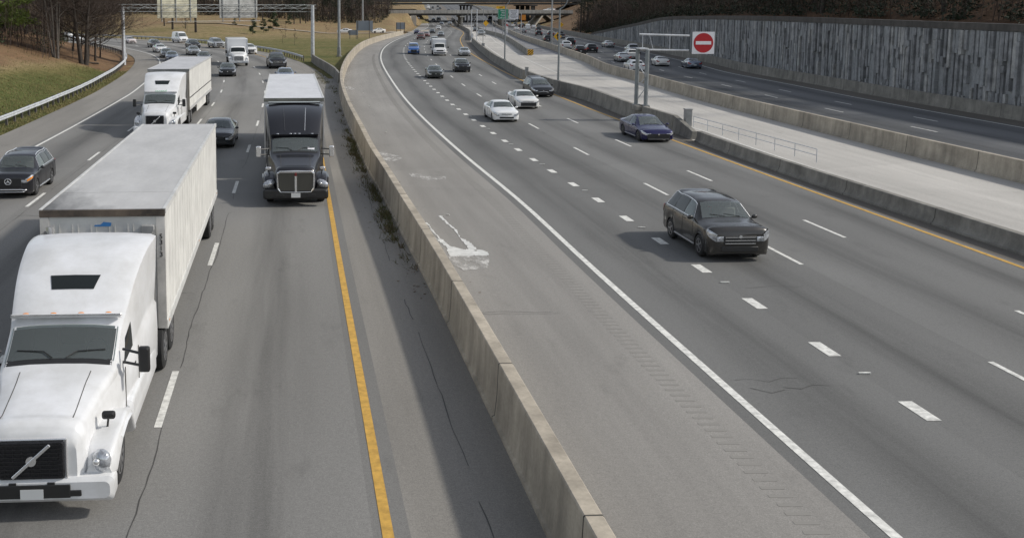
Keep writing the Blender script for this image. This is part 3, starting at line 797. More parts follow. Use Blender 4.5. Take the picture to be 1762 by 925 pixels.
# ------------------------------------------------------------------ poles
def mast(x, y, h, r, label, box=True, mat='steel', z0=0.):
    r_ = empty('light_mast', (x, y, z0), 0, label, 'light pole')
    MB().cyl((0, 0, 0 if not box else 1.4), (0, 0, h), r, r*.45, 14).build('shaft', M[mat], r_)
    if box:
        MB().cyl((0, 0, -.2), (0, 0, 1.42), r*1.32, r*1.28, 14).build('base_sleeve', M['galv_d'], r_)
        MB().cyl((0, 0, -.3), (0, 0, .12), r*1.9, n=14).build('footing', M['barrier_d'], r_)
        MB().box((0, -r*1.32, .8), (.22, .06, .5)).build('access_door', M['galv_d'], r_, smooth=False)
    b = MB()
    for k in range(6):
        a = k*math.pi/3; b.rbox((1.3*math.cos(a), 1.3*math.sin(a), h), (.5, .5, .25), .06); b.cyl((0, 0, h+.1), (1.2*math.cos(a), 1.2*math.sin(a), h+.1), .04, n=6)
    b.build('floodlight', M['galv_d'], r_)
p = G(583.5, 97); mast(p[0], p[1], 27, .24, 'tall thick galvanised light mast standing in the grass where the two barriers meet')
p = at(624, 35, 372); mast(p[0], p[1], 24, .32, 'slim pale light mast far off on the lawn', False, z0=p[2]-.2)
p = at(936, 68, 188); mast(float(xB(188))+.1, 188, 20, .17, 'tall plain grey light mast on the barrier between pale lanes and far highway', False, z0=1.0)

def lamp(u, vb, y, label, arm=1.8, top=None, x=None, z0=1.05):
    x = float(xD(y))+.3 if x is None else x
    r_ = empty('street_lamp', (x, y, z0), 0, label, 'street lamp'); h = top - z0
    MB().cyl((0, 0, 0), (0, 0, h), .10, .075, 10).build('pole', M['mast'], r_)
    MB().box((0, 0, .03), (.34, .34, .06)).build('base_plate', M['galv_d'], r_, smooth=False)
    pts = [(0, 0, h-.02)]
    for k in range(1, 8):
        t = k/7; pts.append((arm*.62*math.sin(t*1.5), 0, h + .75*(1-math.cos(t*1.5))*1.0 + .25*t))
    pts.append((arm, 0, pts[-1][2]+.06)); MB().tube(pts, .05, 8).build('arm', M['mast'], r_)
    MB().rbox((arm+.35, 0, pts[-1][2]), (.75, .24, .13), .05).build('luminaire', M['signwhite'], r_)
lamp(954, 133, 96.5, 'single arm street lamp on the stained barrier beside the black minivan', 1.15, 7.72)
lamp(864, 99, 133.5, 'slender street lamp on the barrier in front of the green road sign', .9, 8.0)

# ------------------------------------------------------------------ signs
def sign_root(name, x, y, z, label, rz=0., cat='sign'): return empty(name, (x, y, z), rz, label, cat)
def text(root, body, size, mat, loc, parent=None):
    o = link('lettering', text_mesh(body, size, mat), parent or root, loc); o.rotation_euler = (math.pi/2, 0, 0); return o

# exit sign with a yellow tab and the white notice beside it
Y = 240.; pz = at(866, 60, Y); c = at(865.5, 24.5, Y)
r_ = sign_root('road_sign', c[0], Y, float(zr(Y))+.9, 'green road sign with white lettering and a yellow tab on top')
zc = c[2]-float(zr(Y))-.9
MB().cyl((0, .12, 0), (0, .12, zc+1.1), .08, n=8).build('post', M['galv_d'], r_)
MB().box((0, 0, zc), (2.42, .05, 2.36)).build('panel', M['green'], r_, smooth=False)
b = MB()
for q_ in ((0, 1.13, 2.3, .05), (0, -1.13, 2.3, .05)): b.box((q_[0], -.028, zc+q_[1]), (q_[2], .006, q_[3]))
for sx in (-1.13, 1.13): b.box((sx, -.028, zc), (.05, .006, 2.2))
b.build('border', M['signwhite'], r_, smooth=False)
for k, s in enumerate(('Akers', 'Mill', 'Road', 'Left Lane')): text(r_, s, .50 if k < 3 else .42, M['signwhite'], (0, -.032, zc+.78-.52*k))
MB().box((-.45, .01, zc+1.48), (2.2, .05, .58)).build('tab', M['signyellow'], r_, smooth=False)
text(r_, 'LEFT', .40, M['signblack'], (-.45, -.022, zc+1.48))
c = at(884, 25, Y+.5); r_ = sign_root('road_sign', c[0], Y+.5, float(zr(Y))+.9, 'white notice board with small dark lettering right of the green road sign'); zc = c[2]-float(zr(Y))-.9
for sx in (-.8, .8): MB().cyl((sx, .1, 0), (sx, .1, zc+1.1), .06, n=8).build('post', M['galv_d'], r_)
MB().box((0, 0, zc), (2.2, .05, 2.2)).build('panel', M['signwhite'], r_, smooth=False)
b = MB()
for k in range(6):
    wd = (1.5, 1.2, .9, 1.3, 1.6, 1.0)[k]; x = -wd/2
    while x < wd/2:
        l = rnd.uniform(.12, .3); b.box((x+l/2, -.028, zc+.8-.31*k), (l, .006, .11)); x += l+.07
b.build('lettering', M['signblack'], r_, smooth=False)

def diamond(u, v, y, s, x, z0, label, mat, arrow=False, frame=True):
    c = at(u, v, y); x = c[0] if x is None else x; r_ = sign_root('warning_sign', c[0], y, z0, label)
    zc = c[2]-z0; MB().cyl((0, .06, 0), (0, .06, zc+s*.6), .045, n=8).build('post', M['galv_d'], r_)
    b = MB(); k = s*.7071; b.add([(0,-.0,zc-k),(k,0,zc),(0,0,zc+k),(-k,0,zc),(0,.03,zc-k),(k,.03,zc),(0,.03,zc+k),(-k,.03,zc)], [(0,1,2,3),(7,6,5,4),(0,4,5,1),(1,5,6,2),(2,6,7,3),(3,7,4,0)])
    b.build('panel', mat, r_, smooth=False)
    if arrow:
        b = MB(); b.box((0, -.006, zc-.12*s), (.14*s, .006, .62*s)); b.add([(-.24*s,-.009,zc+.12*s),(.24*s,-.009,zc+.12*s),(0,-.009,zc+.5*s)], [(0,1,2)])
        b.build('arrow', M['signblack'], r_, smooth=False)
    return r_
diamond(959.5, 63, 182, 1.02, None, 1.0, 'large yellow diamond warning sign with a black arrow beside the lamp pole', M['signyellow'], True)
diamond(965.5, 43, 270, .92, None, -.3, 'small yellow diamond warning sign on the brown bank beyond the far highway', M['signyellow'])
diamond(836, 40.5, 225, .92, None, 1.0, 'yellow diamond warning sign on a thin post left of the green road sign', M['signyellow'])
c = at(901, 30.5, 255); r_ = sign_root('work_sign', c[0], 255, .7, 'orange roadside sign on a post in front of the dark bridge opening')
MB().cyl((-.55, .06, 0), (-.55, .06, c[2]+.4), .07, n=8).build('post', M['galv'], r_)
MB().box((0, 0, c[2]-.7), (1.05, .03, 1.3)).build('panel', M['signorange'], r_, smooth=False)
# chevron end marker
c = at(914, 91.5, 165.5); r_ = sign_root('end_marker', float(xF(166))+.2, 165.4, float(zr(165)), 'yellow and black striped end marker on the tip of the splitting barrier')
MB().box((0, .45, .5), (.75, .8, 1.0)).build('cushion', M['barrier'], r_, smooth=False)
MB().box((.1, 0, .55), (.9, .04, .85)).build('panel', M['signyellow'], r_, smooth=False)
b = MB()
for i in range(18):                       # diagonal stripes, laid as short steps
    x = -.425 + .05*i
    for k in range(-3, 4):
        z0, z1 = x*.85 + k*.36, x*.85 + k*.36 + .18; z0, z1 = max(z0, -.415), min(z1, .415)
        if z1 - z0 > .01: b.box((x+.1, -.024, .55+(z0+z1)/2), (.05, .006, z1-z0))
b.build('stripe', M['signblack'], r_, smooth=False)
# red and white delineators far off
for u, v, y in ((871.5, 47, 318), (873.5, 48, 312)):
    c = at(u, v, y); r_ = sign_root('delineator_post', c[0], y, float(zr(y)), 'red and white delineator post beside the far lanes under the green sign', cat='delineator'); r_['group'] = 'delineators under the green sign'
    zc = max(c[2]-float(zr(y)), .4); MB().cyl((0, 0, 0), (0, 0, zc+1.6), .10, n=8).build('post', M['signwhite'], r_); MB().cyl((0, 0, zc+.4), (0, 0, zc+1.0), .115, n=8).build('band', M['signred'], r_)

# board backs on the lawn
def board(ua, ub, va, vb, y, posts, vbase, label):
    a = at(ua, va, y); c = at(ub, vb, y); x = (a[0]+c[0])/2; zb_ = at(posts[0], vbase, y)[2]
    r_ = sign_root('board_sign', x, y, zb_, label)
    MB().box((0, .06, (a[2]+c[2])/2-zb_), (c[0]-a[0], .04, a[2]-c[2])).build('panel', M['board'], r_, smooth=False)
    for u in posts: MB().box((at(u, vb, y)[0]-x, 0, (a[2]-zb_)/2-.1), (.13, .10, a[2]-zb_+.2)).build('post', M['post'], r_, smooth=False)
board(613, 641.5, 36, 53, 240, (615.5, 635.5), 66, 'large grey board back on two dark posts on the lawn')
board(600, 616, 52, 60.5, 236, (602, 613), 66, 'small grey board back partly behind the large one on the lawn')
board(681.5, 697, 39, 51, 292, (682.5, 689, 696), 55.5, 'grey board back on three thin posts beside the bridge approach')

# do-not-enter sign on a twin-column mast
ym = 72.6; xm = float(xD(ym))+.3
r_ = sign_root('sign_mast', xm, ym, 1.08, 'twin column steel mast with a truss arm on the stained barrier', cat='sign mast')
for dx, zt, dy in ((-.22, 5.05, .35), (.26, 4.98, -.35)):
    MB().cyl((dx, dy, .06), (dx, dy, zt-1.08), .14, n=14).build('column', M['mast'], r_)
    MB().box((dx, dy, .03), (.44, .44, .06)).build('base_plate', M['galv_d'], r_, smooth=False)
MB().rbox((.0, 0, -.16), (.95, 1.5, .32), .03).build('pedestal', M['barrier_d'], r_)
b = MB(); b.cyl((-.22, .35, .3), (.26, -.35, 1.3), .03, n=6); b.cyl((-.22, .35, 2.9), (.26, -.35, 2.0), .03, n=6); b.cyl((.26, -.35, 2.0), (-.22, .35, 1.3), .03, n=6); b.build('bracing', M['galv'], r_)
MB().rbox((-.02, 0, 3.98), (.62, .95, .10), .03).build('cap', M['galv'], r_)
MB().box((.14, -.52, 2.2), (.16, .12, .34)).build('junction_box', M['galv_d'], r_, smooth=False)
MB().cyl((-.25, 0, 4.98), (3.25, 0, 4.88), .065, n=10).build('chord', M['galv'], r_)
MB().cyl((-.1, 0, 3.90), (3.25, 0, 3.86), .065, n=10).build('chord', M['galv'], r_)
b = MB(); b.cyl((.45, 0, 4.95), (.75, 0, 3.9), .018, n=6); b.cyl((0, 0, 3.9), (0, 0, 4.97), .025, n=6); b.cyl((1.9, 0, 3.9), (1.9, 0, 4.9), .02, n=6); b.build('bracing', M['galv'], r_)
a = at(1192, 55, ym-.1); c = at(1192, 93, ym-.1); hs = a[2]-c[2]; xs = a[0]-xm+hs/2
s_ = sign_root('do_not_enter_sign', xm+xs, ym-.1, 1.08, 'white square sign with a red disc and white bar on the mast arm'); zc = (a[2]+c[2])/2-1.08
MB().box((0, 0, zc), (hs, .04, hs)).build('panel', M['signwhite'], s_, smooth=False)
MB().cyl((0, -.02, zc), (0, -.032, zc), hs*.445, n=40).build('disc', M['signred'], s_, ang=30)
MB().box((0, -.036, zc), (hs*.70, .008, hs*.15)).build('bar', M['signwhite'], s_, smooth=False)

# cabinets and railing
def cabinet(x, y, z, w_, d_, h, label):
    r_ = empty('equipment_cabinet', (x, y, z), 0, label, 'cabinet')
    MB().rbox((0, 0, h/2), (w_, d_, h), .02).build('housing', M['cab'], r_)
    MB().box((0, 0, h+.03), (w_*1.12, d_*1.12, .06)).build('lid', M['cab'], r_, smooth=False)
    MB().box((-.02, -d_/2-.012, h*.5), (w_*.8, .02, h*.84)).build('door', M['galv_d'], r_, smooth=False)
cabinet(float(xD(65))+.75, 65, .5, .42, .42, 1.05, 'tall grey equipment cabinet beside the railing behind the violet blue car')
cabinet(float(xD(111))+.3, 111, .5, .34, .34, .9, 'small grey cabinet in the gap of the barrier above the silver sedan')
cabinet(float(xD(178))+.4, 178, .6, .5, .4, .85, 'tiny grey cabinet on the barrier near the lane signal posts')
r_ = empty('railing', (float(xD(63))+.5, 63, .62), 0, 'thin steel railing on the low barrier beside the grey cabinet', 'railing')
b = MB()
for zz in (.35, .65): b.cyl((.1, .5, zz), (1.2, -14, zz), .02, n=6)
b.build('rail', M['galv'], r_); 
for k in range(8): MB().cyl((.1+1.1*k/7, .5-14.5*k/7, 0), (.1+1.1*k/7, .5-14.5*k/7, .66), .022, n=6).build('post', M['galv'], r_)
r_ = empty('lane_signal', (float(xD(231))+.2, 231, 0), 0, 'post pair carrying two round black lane signals left of the yellow diamond', 'signal')
for u in (811.5, 821): 
    c = at(u, 16, 231); MB().cyl((c[0]-r_.location.x, 0, 0), (c[0]-r_.location.x, 0, c[2]), .10, n=8).build('post', M['galv'], r_)
for v in (29.5, 36):
    c = at(816, v, 230.6); MB().rbox((c[0]-r_.location.x, -.3, c[2]), (.75, .3, .72), .15).build('signal_head', M['signblack'], r_)
    MB().cyl((c[0]-r_.location.x, -.47, c[2]), (c[0]-r_.location.x, -.5, c[2]), .16, n=12).build('lens', M['lamp'], r_)
c = at(816, 27, 231); MB().box((c[0]-r_.location.x, 0, c[2]+.6), (1.35, .1, .1)).build('crossbar', M['galv'], r_, smooth=False)
MB().box((.2, 0, 1.2), (.5, .4, .9)).build('control_box', M['galv'], r_, smooth=False)
for u, vb, vt, y in ((853, 57, 26, 262), (847, 46, 22, 300), (897, 57, 27, 258), (805, 33, 12, 440), (831, 77, 15, 185)):
    c = at(u, vb, y); t = at(u, vt, y)
    tag(MB().cyl((c[0], y, float(zr(y))), (c[0], y, t[2]), .05*y/185, n=8).build('signal_post', M['galv_d']), {853:'thin grey post behind the split barrier left of the green sign', 847:'thin post beside the blue bus under the bridge', 897:'grey post carrying the orange sign by the far lanes', 805:'thin post in front of the bridge pier', 831:'thin tall post beside the yellow diamond on the long barrier'}[u], 'post')
# ------------------------------------------------------------------ vehicles
# every prototype is a list of part records; local -Y is forward, s = distance behind the front bumper
class Part:
    def __init__(s, name, mesh, loc=(0, 0, 0), paint=False, kids=(), label=None, rz=0.):
        s.name, s.mesh, s.loc, s.paint, s.kids, s.label, s.rz = name, mesh, loc, paint, list(kids), label, rz

def tyre_mesh(r, wd):
    b = MB(); n = 22; prof = [(-wd/2, r*.62), (-wd/2, r*.9), (-wd/2+.03, r), (wd/2-.03, r), (wd/2, r*.9), (wd/2, r*.62)]
    b.loft([[(x, q_*math.cos(2*math.pi*i/n), q_*math.sin(2*math.pi*i/n)) for i in range(n)] for x, q_ in prof])
    return b.mesh('tyre', M['rubber'], ang=50)
def rim_mesh(r, wd, spokes=5, mat='rim'):
    b = MB()
    for sx in (-1, 1):
        x = sx*(wd/2-.012); b.cyl((x-.01*sx, 0, 0), (x, 0, 0), r*.62, n=20, m=1)
        b.cyl((x, 0, 0), (x+.02*sx, 0, 0), r*.16, n=10)
        for k in range(spokes):
            a = 2*math.pi*k/spokes; c, s_ = math.cos(a), math.sin(a)
            b.box((x+.006*sx, c*r*.34, s_*r*.34), (.02, r*.52, r*.15), rx=a)
        b.loft([[(x+dx*sx, q_*math.cos(2*math.pi*i/20), q_*math.sin(2*math.pi*i/20)) for i in range(20)] for dx, q_ in ((0, r*.57), (.014, r*.58), (.014, r*.635), (0, r*.645))], caps=False)
    return b.mesh('rim', [M[mat], M['dark']], ang=40)

class Shell:
    """car skin: knot table rows are s, half width, underside, shoulder height, top height, half width at the top"""
    def __init__(s, rows, wheels=(), ra=.38, rc=.33, crown=.02):
        A = np.array(rows, float); s.L = A[-1, 0]; s.rows = A; s.f = [pchip(A[:, 0], A[:, i]) for i in range(1, 6)]; s.wheels = wheels; s.ra = ra; s.rc = rc; s.crown = crown
    def par(s, t): return [float(f(t)) for f in s.f]
    def arch(s, t):
        for w in s.wheels:
            if abs(t-w) < s.ra: return s.rc + math.sqrt(s.ra**2-(t-w)**2)*.98 - .02
        return 0
    def half(s, t):
        w, zb, zs, zt, wt = s.par(t); za = s.arch(t); e = min(.06, .5*max(zt-zs, .01)); cr = s.crown
        zl = max(zb, za); zmid = max(zb + (zs-zb)*.5, zl+.02); z6 = max(zs-.06, zmid+.01)
        x7, z7, x10, z10 = .955*w, max(zs, z6+.01), wt, zt-e
        return [(0, zb), (.66*w, zb), (.68*w, zl if za else zb), (.95*w, zl), (.99*w, max(zb+.10, zl+.01) if not za else zl+.005), (w, zmid), (.988*w, z6), (x7, z7),
                (x7+(x10-x7)*.1, z7+(z10-z7)*.1), (x7+(x10-x7)*.5+.012, z7+(z10-z7)*.5), (x10, z10), (.92*wt, zt-.25*e), (.5*wt, zt+cr*.7), (0, zt+cr)]
    def body(s, n=52, name='body', ws=None, sw=None):
        ts = set(np.linspace(0, s.L, n)); 
        for w in s.wheels: ts |= set(w + s.ra*np.array([-1.001, -.995, -.92, -.8, -.6, -.35, 0, .35, .6, .8, .92, .995, 1.001]))
        ts |= set(s.rows[:, 0]); ts = sorted(t for t in ts if 0 <= t <= s.L); secs = []
        for t in ts:
            h = s.half(t); y = t - s.L/2
            secs.append([(x, y, z) for x, z in h] + [(-x, y, z) for x, z in h[-2:0:-1]])
        b = MB().loft(secs); N = len(secs[0]); keep = []
        for i in range(len(secs)-1):
            c = (ts[i]+ts[i+1])/2
            for j in range(N):
                if ws and ws[0]+.03 < c < ws[1]-.03 and 11 <= j <= 14: continue
                if sw and max(sw[0], sw[2])+.02 < c < min(sw[1], sw[3])-.02 and j in (8, 9, 16, 17): continue
                if sw and j in (8, 17) and sw[0]+.06 < c < sw[1]-.02: continue
                keep.append(i*N+j)
        keep += [len(b.f)-2, len(b.f)-1]; b.f = [b.f[k] for k in keep]; b.m = [0]*len(b.f); return b
    def cabin(s, ws, dy=0., zd=.06, wheel_side=1, seat_t=None, seat_z=None):
        """dashboard, seats and steering wheel seen through the glass"""
        P = []; t0 = ws[0]+.10; w, zb, zs, zt, wt = s.par(t0+.3); zz = zs-zd; y0 = t0 - s.L/2 + dy
        P.append(Part('dashboard', MB().rbox((0, y0+.42, zz-.22), (1.72*w, .85, .40), .06).mesh('dashboard', M['dash'])))
        st = (ws[1]+.18 if seat_t is None else seat_t); sz = zs-.28 if seat_z is None else seat_z
        for sx in (-1, 1):
            x = sx*.42*w; y = st - s.L/2 + dy; b = MB(); b.rbox((x, y+.12, sz+.22), (.50, .18, .66), .07, rx=R(-10)); b.rbox((x, y-.12, sz-.10), (.50, .55, .16), .06); b.rbox((x, y+.20, sz+.64), (.26, .10, .17), .045)
            P.append(Part('seat', b.mesh('seat', M['seat'])))
        c = Vector((wheel_side*.42*w, y0+.92, zz+.0)); b = MB(); ring = [c + Vector((.19*math.cos(a), .08*math.sin(a), .17*math.sin(a))) for a in np.linspace(0, 2*math.pi, 17)]
        b.tube(ring, .016, 6); b.tube([c+Vector((-.18, 0, 0)), c+Vector((.18, 0, 0))], .014, 5); P.append(Part('steering_wheel', b.mesh('steering_wheel', M['dark'])))
        P.append(Part('cabin_floor', MB().box((0, y0+1.6, zs-.55), (1.8*w, 2.8, .04)).mesh('cabin_floor', M['dash'], smooth=False)))
        return P
    def top(s, t, fx_, lift=.008):
        w, zb, zs, zt, wt = s.par(t); e = min(.06, .5*max(zt-zs, .01)); cr = s.crown; a = abs(fx_)
        z = np.interp(a, [0, .5, .92, 1], [zt+cr, zt+cr*.7, zt-.25*e, zt-e])
        d = .02; sl_ = (s.par(t+d)[3]-s.par(t-d)[3])/(2*d); k = 1/math.hypot(1, sl_)
        return (fx_*wt, t - s.L/2 - lift*sl_*k, z + lift*k)
    def lamp(s, name, sx, s0, s1, i0, i1, mat, cap=None, lift=.010, taper=.45):
        idx = np.arange(14)
        def fn(a, c):
            t = s0 + (s1-s0)*a; h = s.half(t); k0 = i0 + (i1-i0)*taper*a; k = k0 + (i1-k0)*c
            x = np.interp(k, idx, [p[0] for p in h]); z = np.interp(k, idx, [p[1] for p in h]); e = -1 if s0 < s.L/2 else 1
            return (sx*(x+lift), t - s.L/2 + e*lift*1.2, z+lift*.5)
        b = MB().grid(fn, 8, 4, flip=(sx > 0) == (s1 > s0))
        if cap: x0, x1, z0, z1, y = cap; b.rbox((sx*(x0+x1)/2, y - s.L/2, (z0+z1)/2), (x1-x0, .03, z1-z0), min(.02, (z1-z0)*.3))
        return b.mesh(name, mat, ang=50)
    def glass_top(s, name, a, b, wa=.93, wb=.93, mat=None):
        g = MB().grid(lambda i, j: s.top(a+(b-a)*i, (wa+(wb-wa)*i)*(2*j-1)), 8, 10, flip=b < a)
        return g.mesh(name, mat or M['glass'])
    def side(s, t, q_, sx, lift=.008):
        h = s.half(t); (xa, za), (xb_, zb_) = h[7], h[10]
        z = za + (zb_-za)*q_; x = xa+(xb_-xa)*q_ + .012*(1-abs(2*q_-1)); dz = max(zb_-za, .05); nx_ = dz; nz = xa-xb_; k = 1/math.hypot(nx_, nz)
        return (sx*(x+lift*nx_*k), t - s.L/2, z+lift*nz*k)
    def glass_side(s, name, b0, b1, t0, t1, sx, q0=.10, q1=.90, mat=None):
        g = MB().grid(lambda i, j: s.side((b0+(b1-b0)*i)*(1-j)+(t0+(t1-t0)*i)*j, q0+(q1-q0)*j, sx), 10, 3, flip=sx > 0)
        return g.mesh(name, mat or M['glass'])

KINDS = {}
def car(kind, rows, wheels, wr, ws, rw, sw, hl, tl, grille, rails=False, trim=None, rim='rim', mirror=None, extra=None, crown=.02, wd=.21, hmat='lamp', plate_z=.42, roofmat=None, belt=False):
    """ws / rw: windscreen and rear window (s range); sw: list of side panes (b0,b1,t0,t1); hl, tl: (x, s, z, rx, ry, rz)"""
    ra = wr*1.13; S = Shell(rows, wheels, ra, wr, crown); L = S.L; P = []
    P.append(Part('body', S.body(ws=ws, sw=sw[0]).mesh('body', M['white'], ang=38), paint=True))
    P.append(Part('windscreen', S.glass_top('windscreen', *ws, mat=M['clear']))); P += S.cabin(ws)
    if rw: P.append(Part('rear_window', S.glass_top('rear_window', *rw)))
    for a in sw:
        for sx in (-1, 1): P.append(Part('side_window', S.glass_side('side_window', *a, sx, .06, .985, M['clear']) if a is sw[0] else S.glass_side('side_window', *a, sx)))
    if roofmat: P.append(Part('roof_panel', S.glass_top('roof_panel', ws[1]+.05, rw[0]-.05, .9, .9, roofmat)))
    tm, rm = tyre_mesh(wr, wd), rim_mesh(wr, wd, mat=rim)
    for t in wheels:
        w = S.par(t)[0]
        for sx in (-1, 1): P.append(Part('wheel', tm, (sx*(w-.012-wd/2), t-L/2, wr), kids=[Part('rim', rm)]))
    for sx in (-1, 1):
        w0, zb0, zs0, zt0, wt0 = S.par(.0); z5 = zb0+(zs0-zb0)*(.5+.5*(hl[0]-5)*.9); ln_ = hl[1]
        P.append(Part('headlight', S.lamp('headlight', sx, .0, ln_, hl[0], hl[2], M[hmat], (w0-hl[3], w0*.99, z5, min(zs0+.0, z5+hl[4]), -.008))))
        w0, zb0, zs0, zt0, wt0 = S.par(L); z5 = zb0+(zs0-zb0)*(.5+.5*(tl[0]-5)*.9)
        P.append(Part('taillight', S.lamp('taillight', sx, L, L-tl[1], tl[0], tl[2], M['red'], (w0-tl[3], w0*.99, z5, z5+tl[4], L+.008))))
        t = ws[0]+.32 if not mirror else mirror; w, zb, zs, zt, wt = S.par(t)
        b = MB(); b.ell((sx*.10, 0, .09), (.095, .06, .07)); b.box((sx*.01, 0, .05), (.12, .05, .035))
        P.append(Part('side_mirror', b.mesh('side_mirror', M['white']), (sx*.97*w, t-L/2, zs-.01), paint=True))
    for (zc, hw, hh, nm, mt, bars) in grille:
        b = MB(); b.rbox((0, -.012, 0), (2*hw, .05, 2*hh), min(hh*.6, .08))
        if bars:
            for k in range(bars): b.box((0, -.042, -hh*.7+1.4*hh*k/max(1, bars-1)), (2*hw*.92, .012, .022), m=1)
        P.append(Part(nm, b.mesh(nm, [M[mt], M['chrome']]), (0, -L/2 + .002, zc)))
    b = MB().box((0, 0, 0), (.31, .02, .15)).mesh('licence_plate', M['plate'], smooth=False)
    P.append(Part('licence_plate', b, (0, L/2+.012, S.par(L)[1] + (S.par(L)[2]-S.par(L)[1])*plate_z)))
    P.append(Part('bumper_valance', MB().rbox((0, L-.03-L/2, S.par(L)[1]+.06), (1.1, .09, .12), .04).mesh('bumper_valance', M['dark'])))
    if rails:
        for sx in (-1, 1):
            pts = []
            for k in range(9):
                t = ws[1]+.22 + (rw[0]-ws[1]-.62)*k/8; x, y, z = S.top(t, .95*sx); pts.append((x, y, z+(.03 if 0 < k < 8 else -.01)))
            P.append(Part('roof_rail', MB().tube(pts, .022, 6).mesh('roof_rail', M['chrome' if rails == 'chrome' else 'dark'])))
    if trim:
        for sx in (-1, 1):
            a, c = wheels[0]+ra+.02, wheels[1]-ra-.02; w = S.par((a+c)/2)[0]
            P.append(Part('side_trim', MB().rbox((sx*(w-.002), (a+c)/2-L/2, S.par(a)[1]+.10), (.035, c-a, .045), .012).mesh('side_trim', M[trim])))
    for sx in (-1, 1):                        # shut lines of the doors
        b = MB()
        for t in sorted({round(q_[0]-.06, 2) for q_ in sw[:2]} | {round(sw[min(1, len(sw)-1)][1]+.04, 2)}):
            if S.arch(t) > 0: t = t + (S.ra if t < S.L/2 else -S.ra)*.0
            h = S.half(t); b.tube([(sx*(h[i][0]+.001), t-L/2, h[i][1]) for i in (4, 5, 6, 7)], .006, 5)
        P.append(Part('door_seam', b.mesh('door_seam', M['joint'])))
    P.append(Part('wiper', MB().tube([S.top(ws[0]+.03, .55, .02), S.top(ws[0]+.14, -.05, .018)], .009, 5).tube([S.top(ws[0]+.03, -.05, .02), S.top(ws[0]+.14, -.62, .018)], .009, 5).mesh('wiper', M['dark'])))
    P.append(Part('emblem', MB().cyl((0, -L/2-.035, S.par(0)[2]-.06), (0, -L/2-.052, S.par(0)[2]-.06), .05, n=12).mesh('emblem', M['chrome'])) if kind != 'luxury_suv' else Part('hood_seam', MB().tube([S.top(.3, k/5, .002) for k in range(-5, 6)], .006, 5).mesh('hood_seam', M['joint'])))
    if belt:
        for sx in (-1, 1):
            a, c = sw[0][0]-.05, sw[-1][1]+.08; pts = [S.side(a+(c-a)*k/12, .05, sx, .012) for k in range(13)]
            P.append(Part('window_trim', MB().tube(pts, .016, 6).mesh('window_trim', M['chrome'])))
            tp = [S.side(sw[0][2]-.05+(sw[-1][3]+.05-sw[0][2]+.05)*k/12, .97, sx, .012) for k in range(13)]; P.append(Part('window_trim', MB().tube([pts[0]]+tp+[pts[-1]], .012, 6).mesh('window_trim', M['chrome'])))
    for sx in (-1, 1):                        # door handles
        for t in [(q_[0]+q_[1])/2+.28 for q_ in sw[:2]]:
            w, zb, zs, zt, wt = S.par(t); P.append(Part('door_handle', MB().rbox((sx*(w*.99), t-L/2, zs-.10), (.03, .17, .028), .01).mesh('door_handle', M['dark'])))
    if extra: P += extra(S)
    KINDS[kind] = (P, S)

def sedan(k=1., h=1., r=0.):
    return [(0,.68,.24,.66,.73,.60),(.07,.78,.20,.73,.81,.70),(.40,.885,.18,.79,.89,.76),(1.0,.905,.18,.86,.97,.76),(1.22,.91,.18,.89,1.01,.75),(2.02,.91,.18,.93,1.385*h,.60),(2.6,.91,.18,.95,1.45*h,.60),(3.25,.91,.18,.96,1.40*h,.58),(4.08+r,.90,.19,.98,1.13+.02*r,.68),(4.50,.87,.22,.98,1.10,.73),(4.68,.79,.27,.94,1.04,.69),(4.72,.70,.33,.86,.93,.63)]
car('sedan', sedan(), (.90, 3.68), .325, (1.27, 1.98), (3.30, 4.0), [(1.62, 2.55, 2.02, 2.55), (2.62, 3.62, 2.62, 3.3)], (5.2, 0.42, 6.9, 0.2, 0.12), (5.3, 0.34, 7.0, 0.22, 0.16),
    [(.58, .40, .055, 'grille', 'dark', 0), (.36, .50, .07, 'air_intake', 'dark', 0)])
car('compact_sedan', [(s*.962 if s > 2 else s, w*.985, zb, zs, zt, wt) for s, w, zb, zs, zt, wt in sedan()], (.88, 3.55), .32, (1.27, 1.92), (3.20, 3.84), [(1.60, 2.47, 1.98, 2.47), (2.54, 3.48, 2.54, 3.2)], (5.3, 0.5, 7.0, 0.16, 0.11), (5.3, 0.34, 7.0, 0.22, 0.16),
    [(.36, .48, .06, 'air_intake', 'dark', 0), (.63, .34, .022, 'grille', 'dark', 0)])
car('wide_mouth_sedan', [(s*.975 if s > 2 else s, w*.985, zb, zs, zt, wt) for s, w, zb, zs, zt, wt in sedan()], (.90, 3.58), .32, (1.27, 1.95), (3.24, 3.92), [(1.60, 2.50, 2.0, 2.50), (2.57, 3.52, 2.57, 3.24)], (5.5, 0.5, 7.0, 0.2, 0.09), (5.3, 0.34, 7.0, 0.22, 0.16),
    [(.42, .60, .15, 'grille', 'dark', 0), (.655, .42, .022, 'grille_bar', 'rim', 0)])
EV = [(0,.70,.26,.60,.64,.60),(.08,.82,.20,.68,.74,.72),(.42,.92,.17,.77,.86,.78),(.95,.94,.17,.86,.95,.77),(1.15,.945,.17,.90,1.0,.76),(2.15,.945,.17,.96,1.47,.60),(2.75,.945,.17,.97,1.54,.59),(3.4,.945,.18,.99,1.46,.58),(4.25,.94,.2,1.03,1.16,.70),(4.55,.90,.24,1.02,1.09,.74),(4.68,.80,.30,.95,1.0,.66)]
car('crossover_fastback', EV, (.86, 3.74), .365, (1.2, 2.10), (3.45, 4.2), [(1.60, 2.62, 2.15, 2.62), (2.69, 3.9, 2.69, 3.5)], (5.3, 0.46, 7.0, 0.24, 0.12), (5.8, 0.3, 7.0, 0.5, 0.07),
    [(.40, .66, .17, 'grille', 'dark', 0), (.235, .60, .022, 'lower_trim', 'rim', 0)], trim='rim', rim='rim_d')
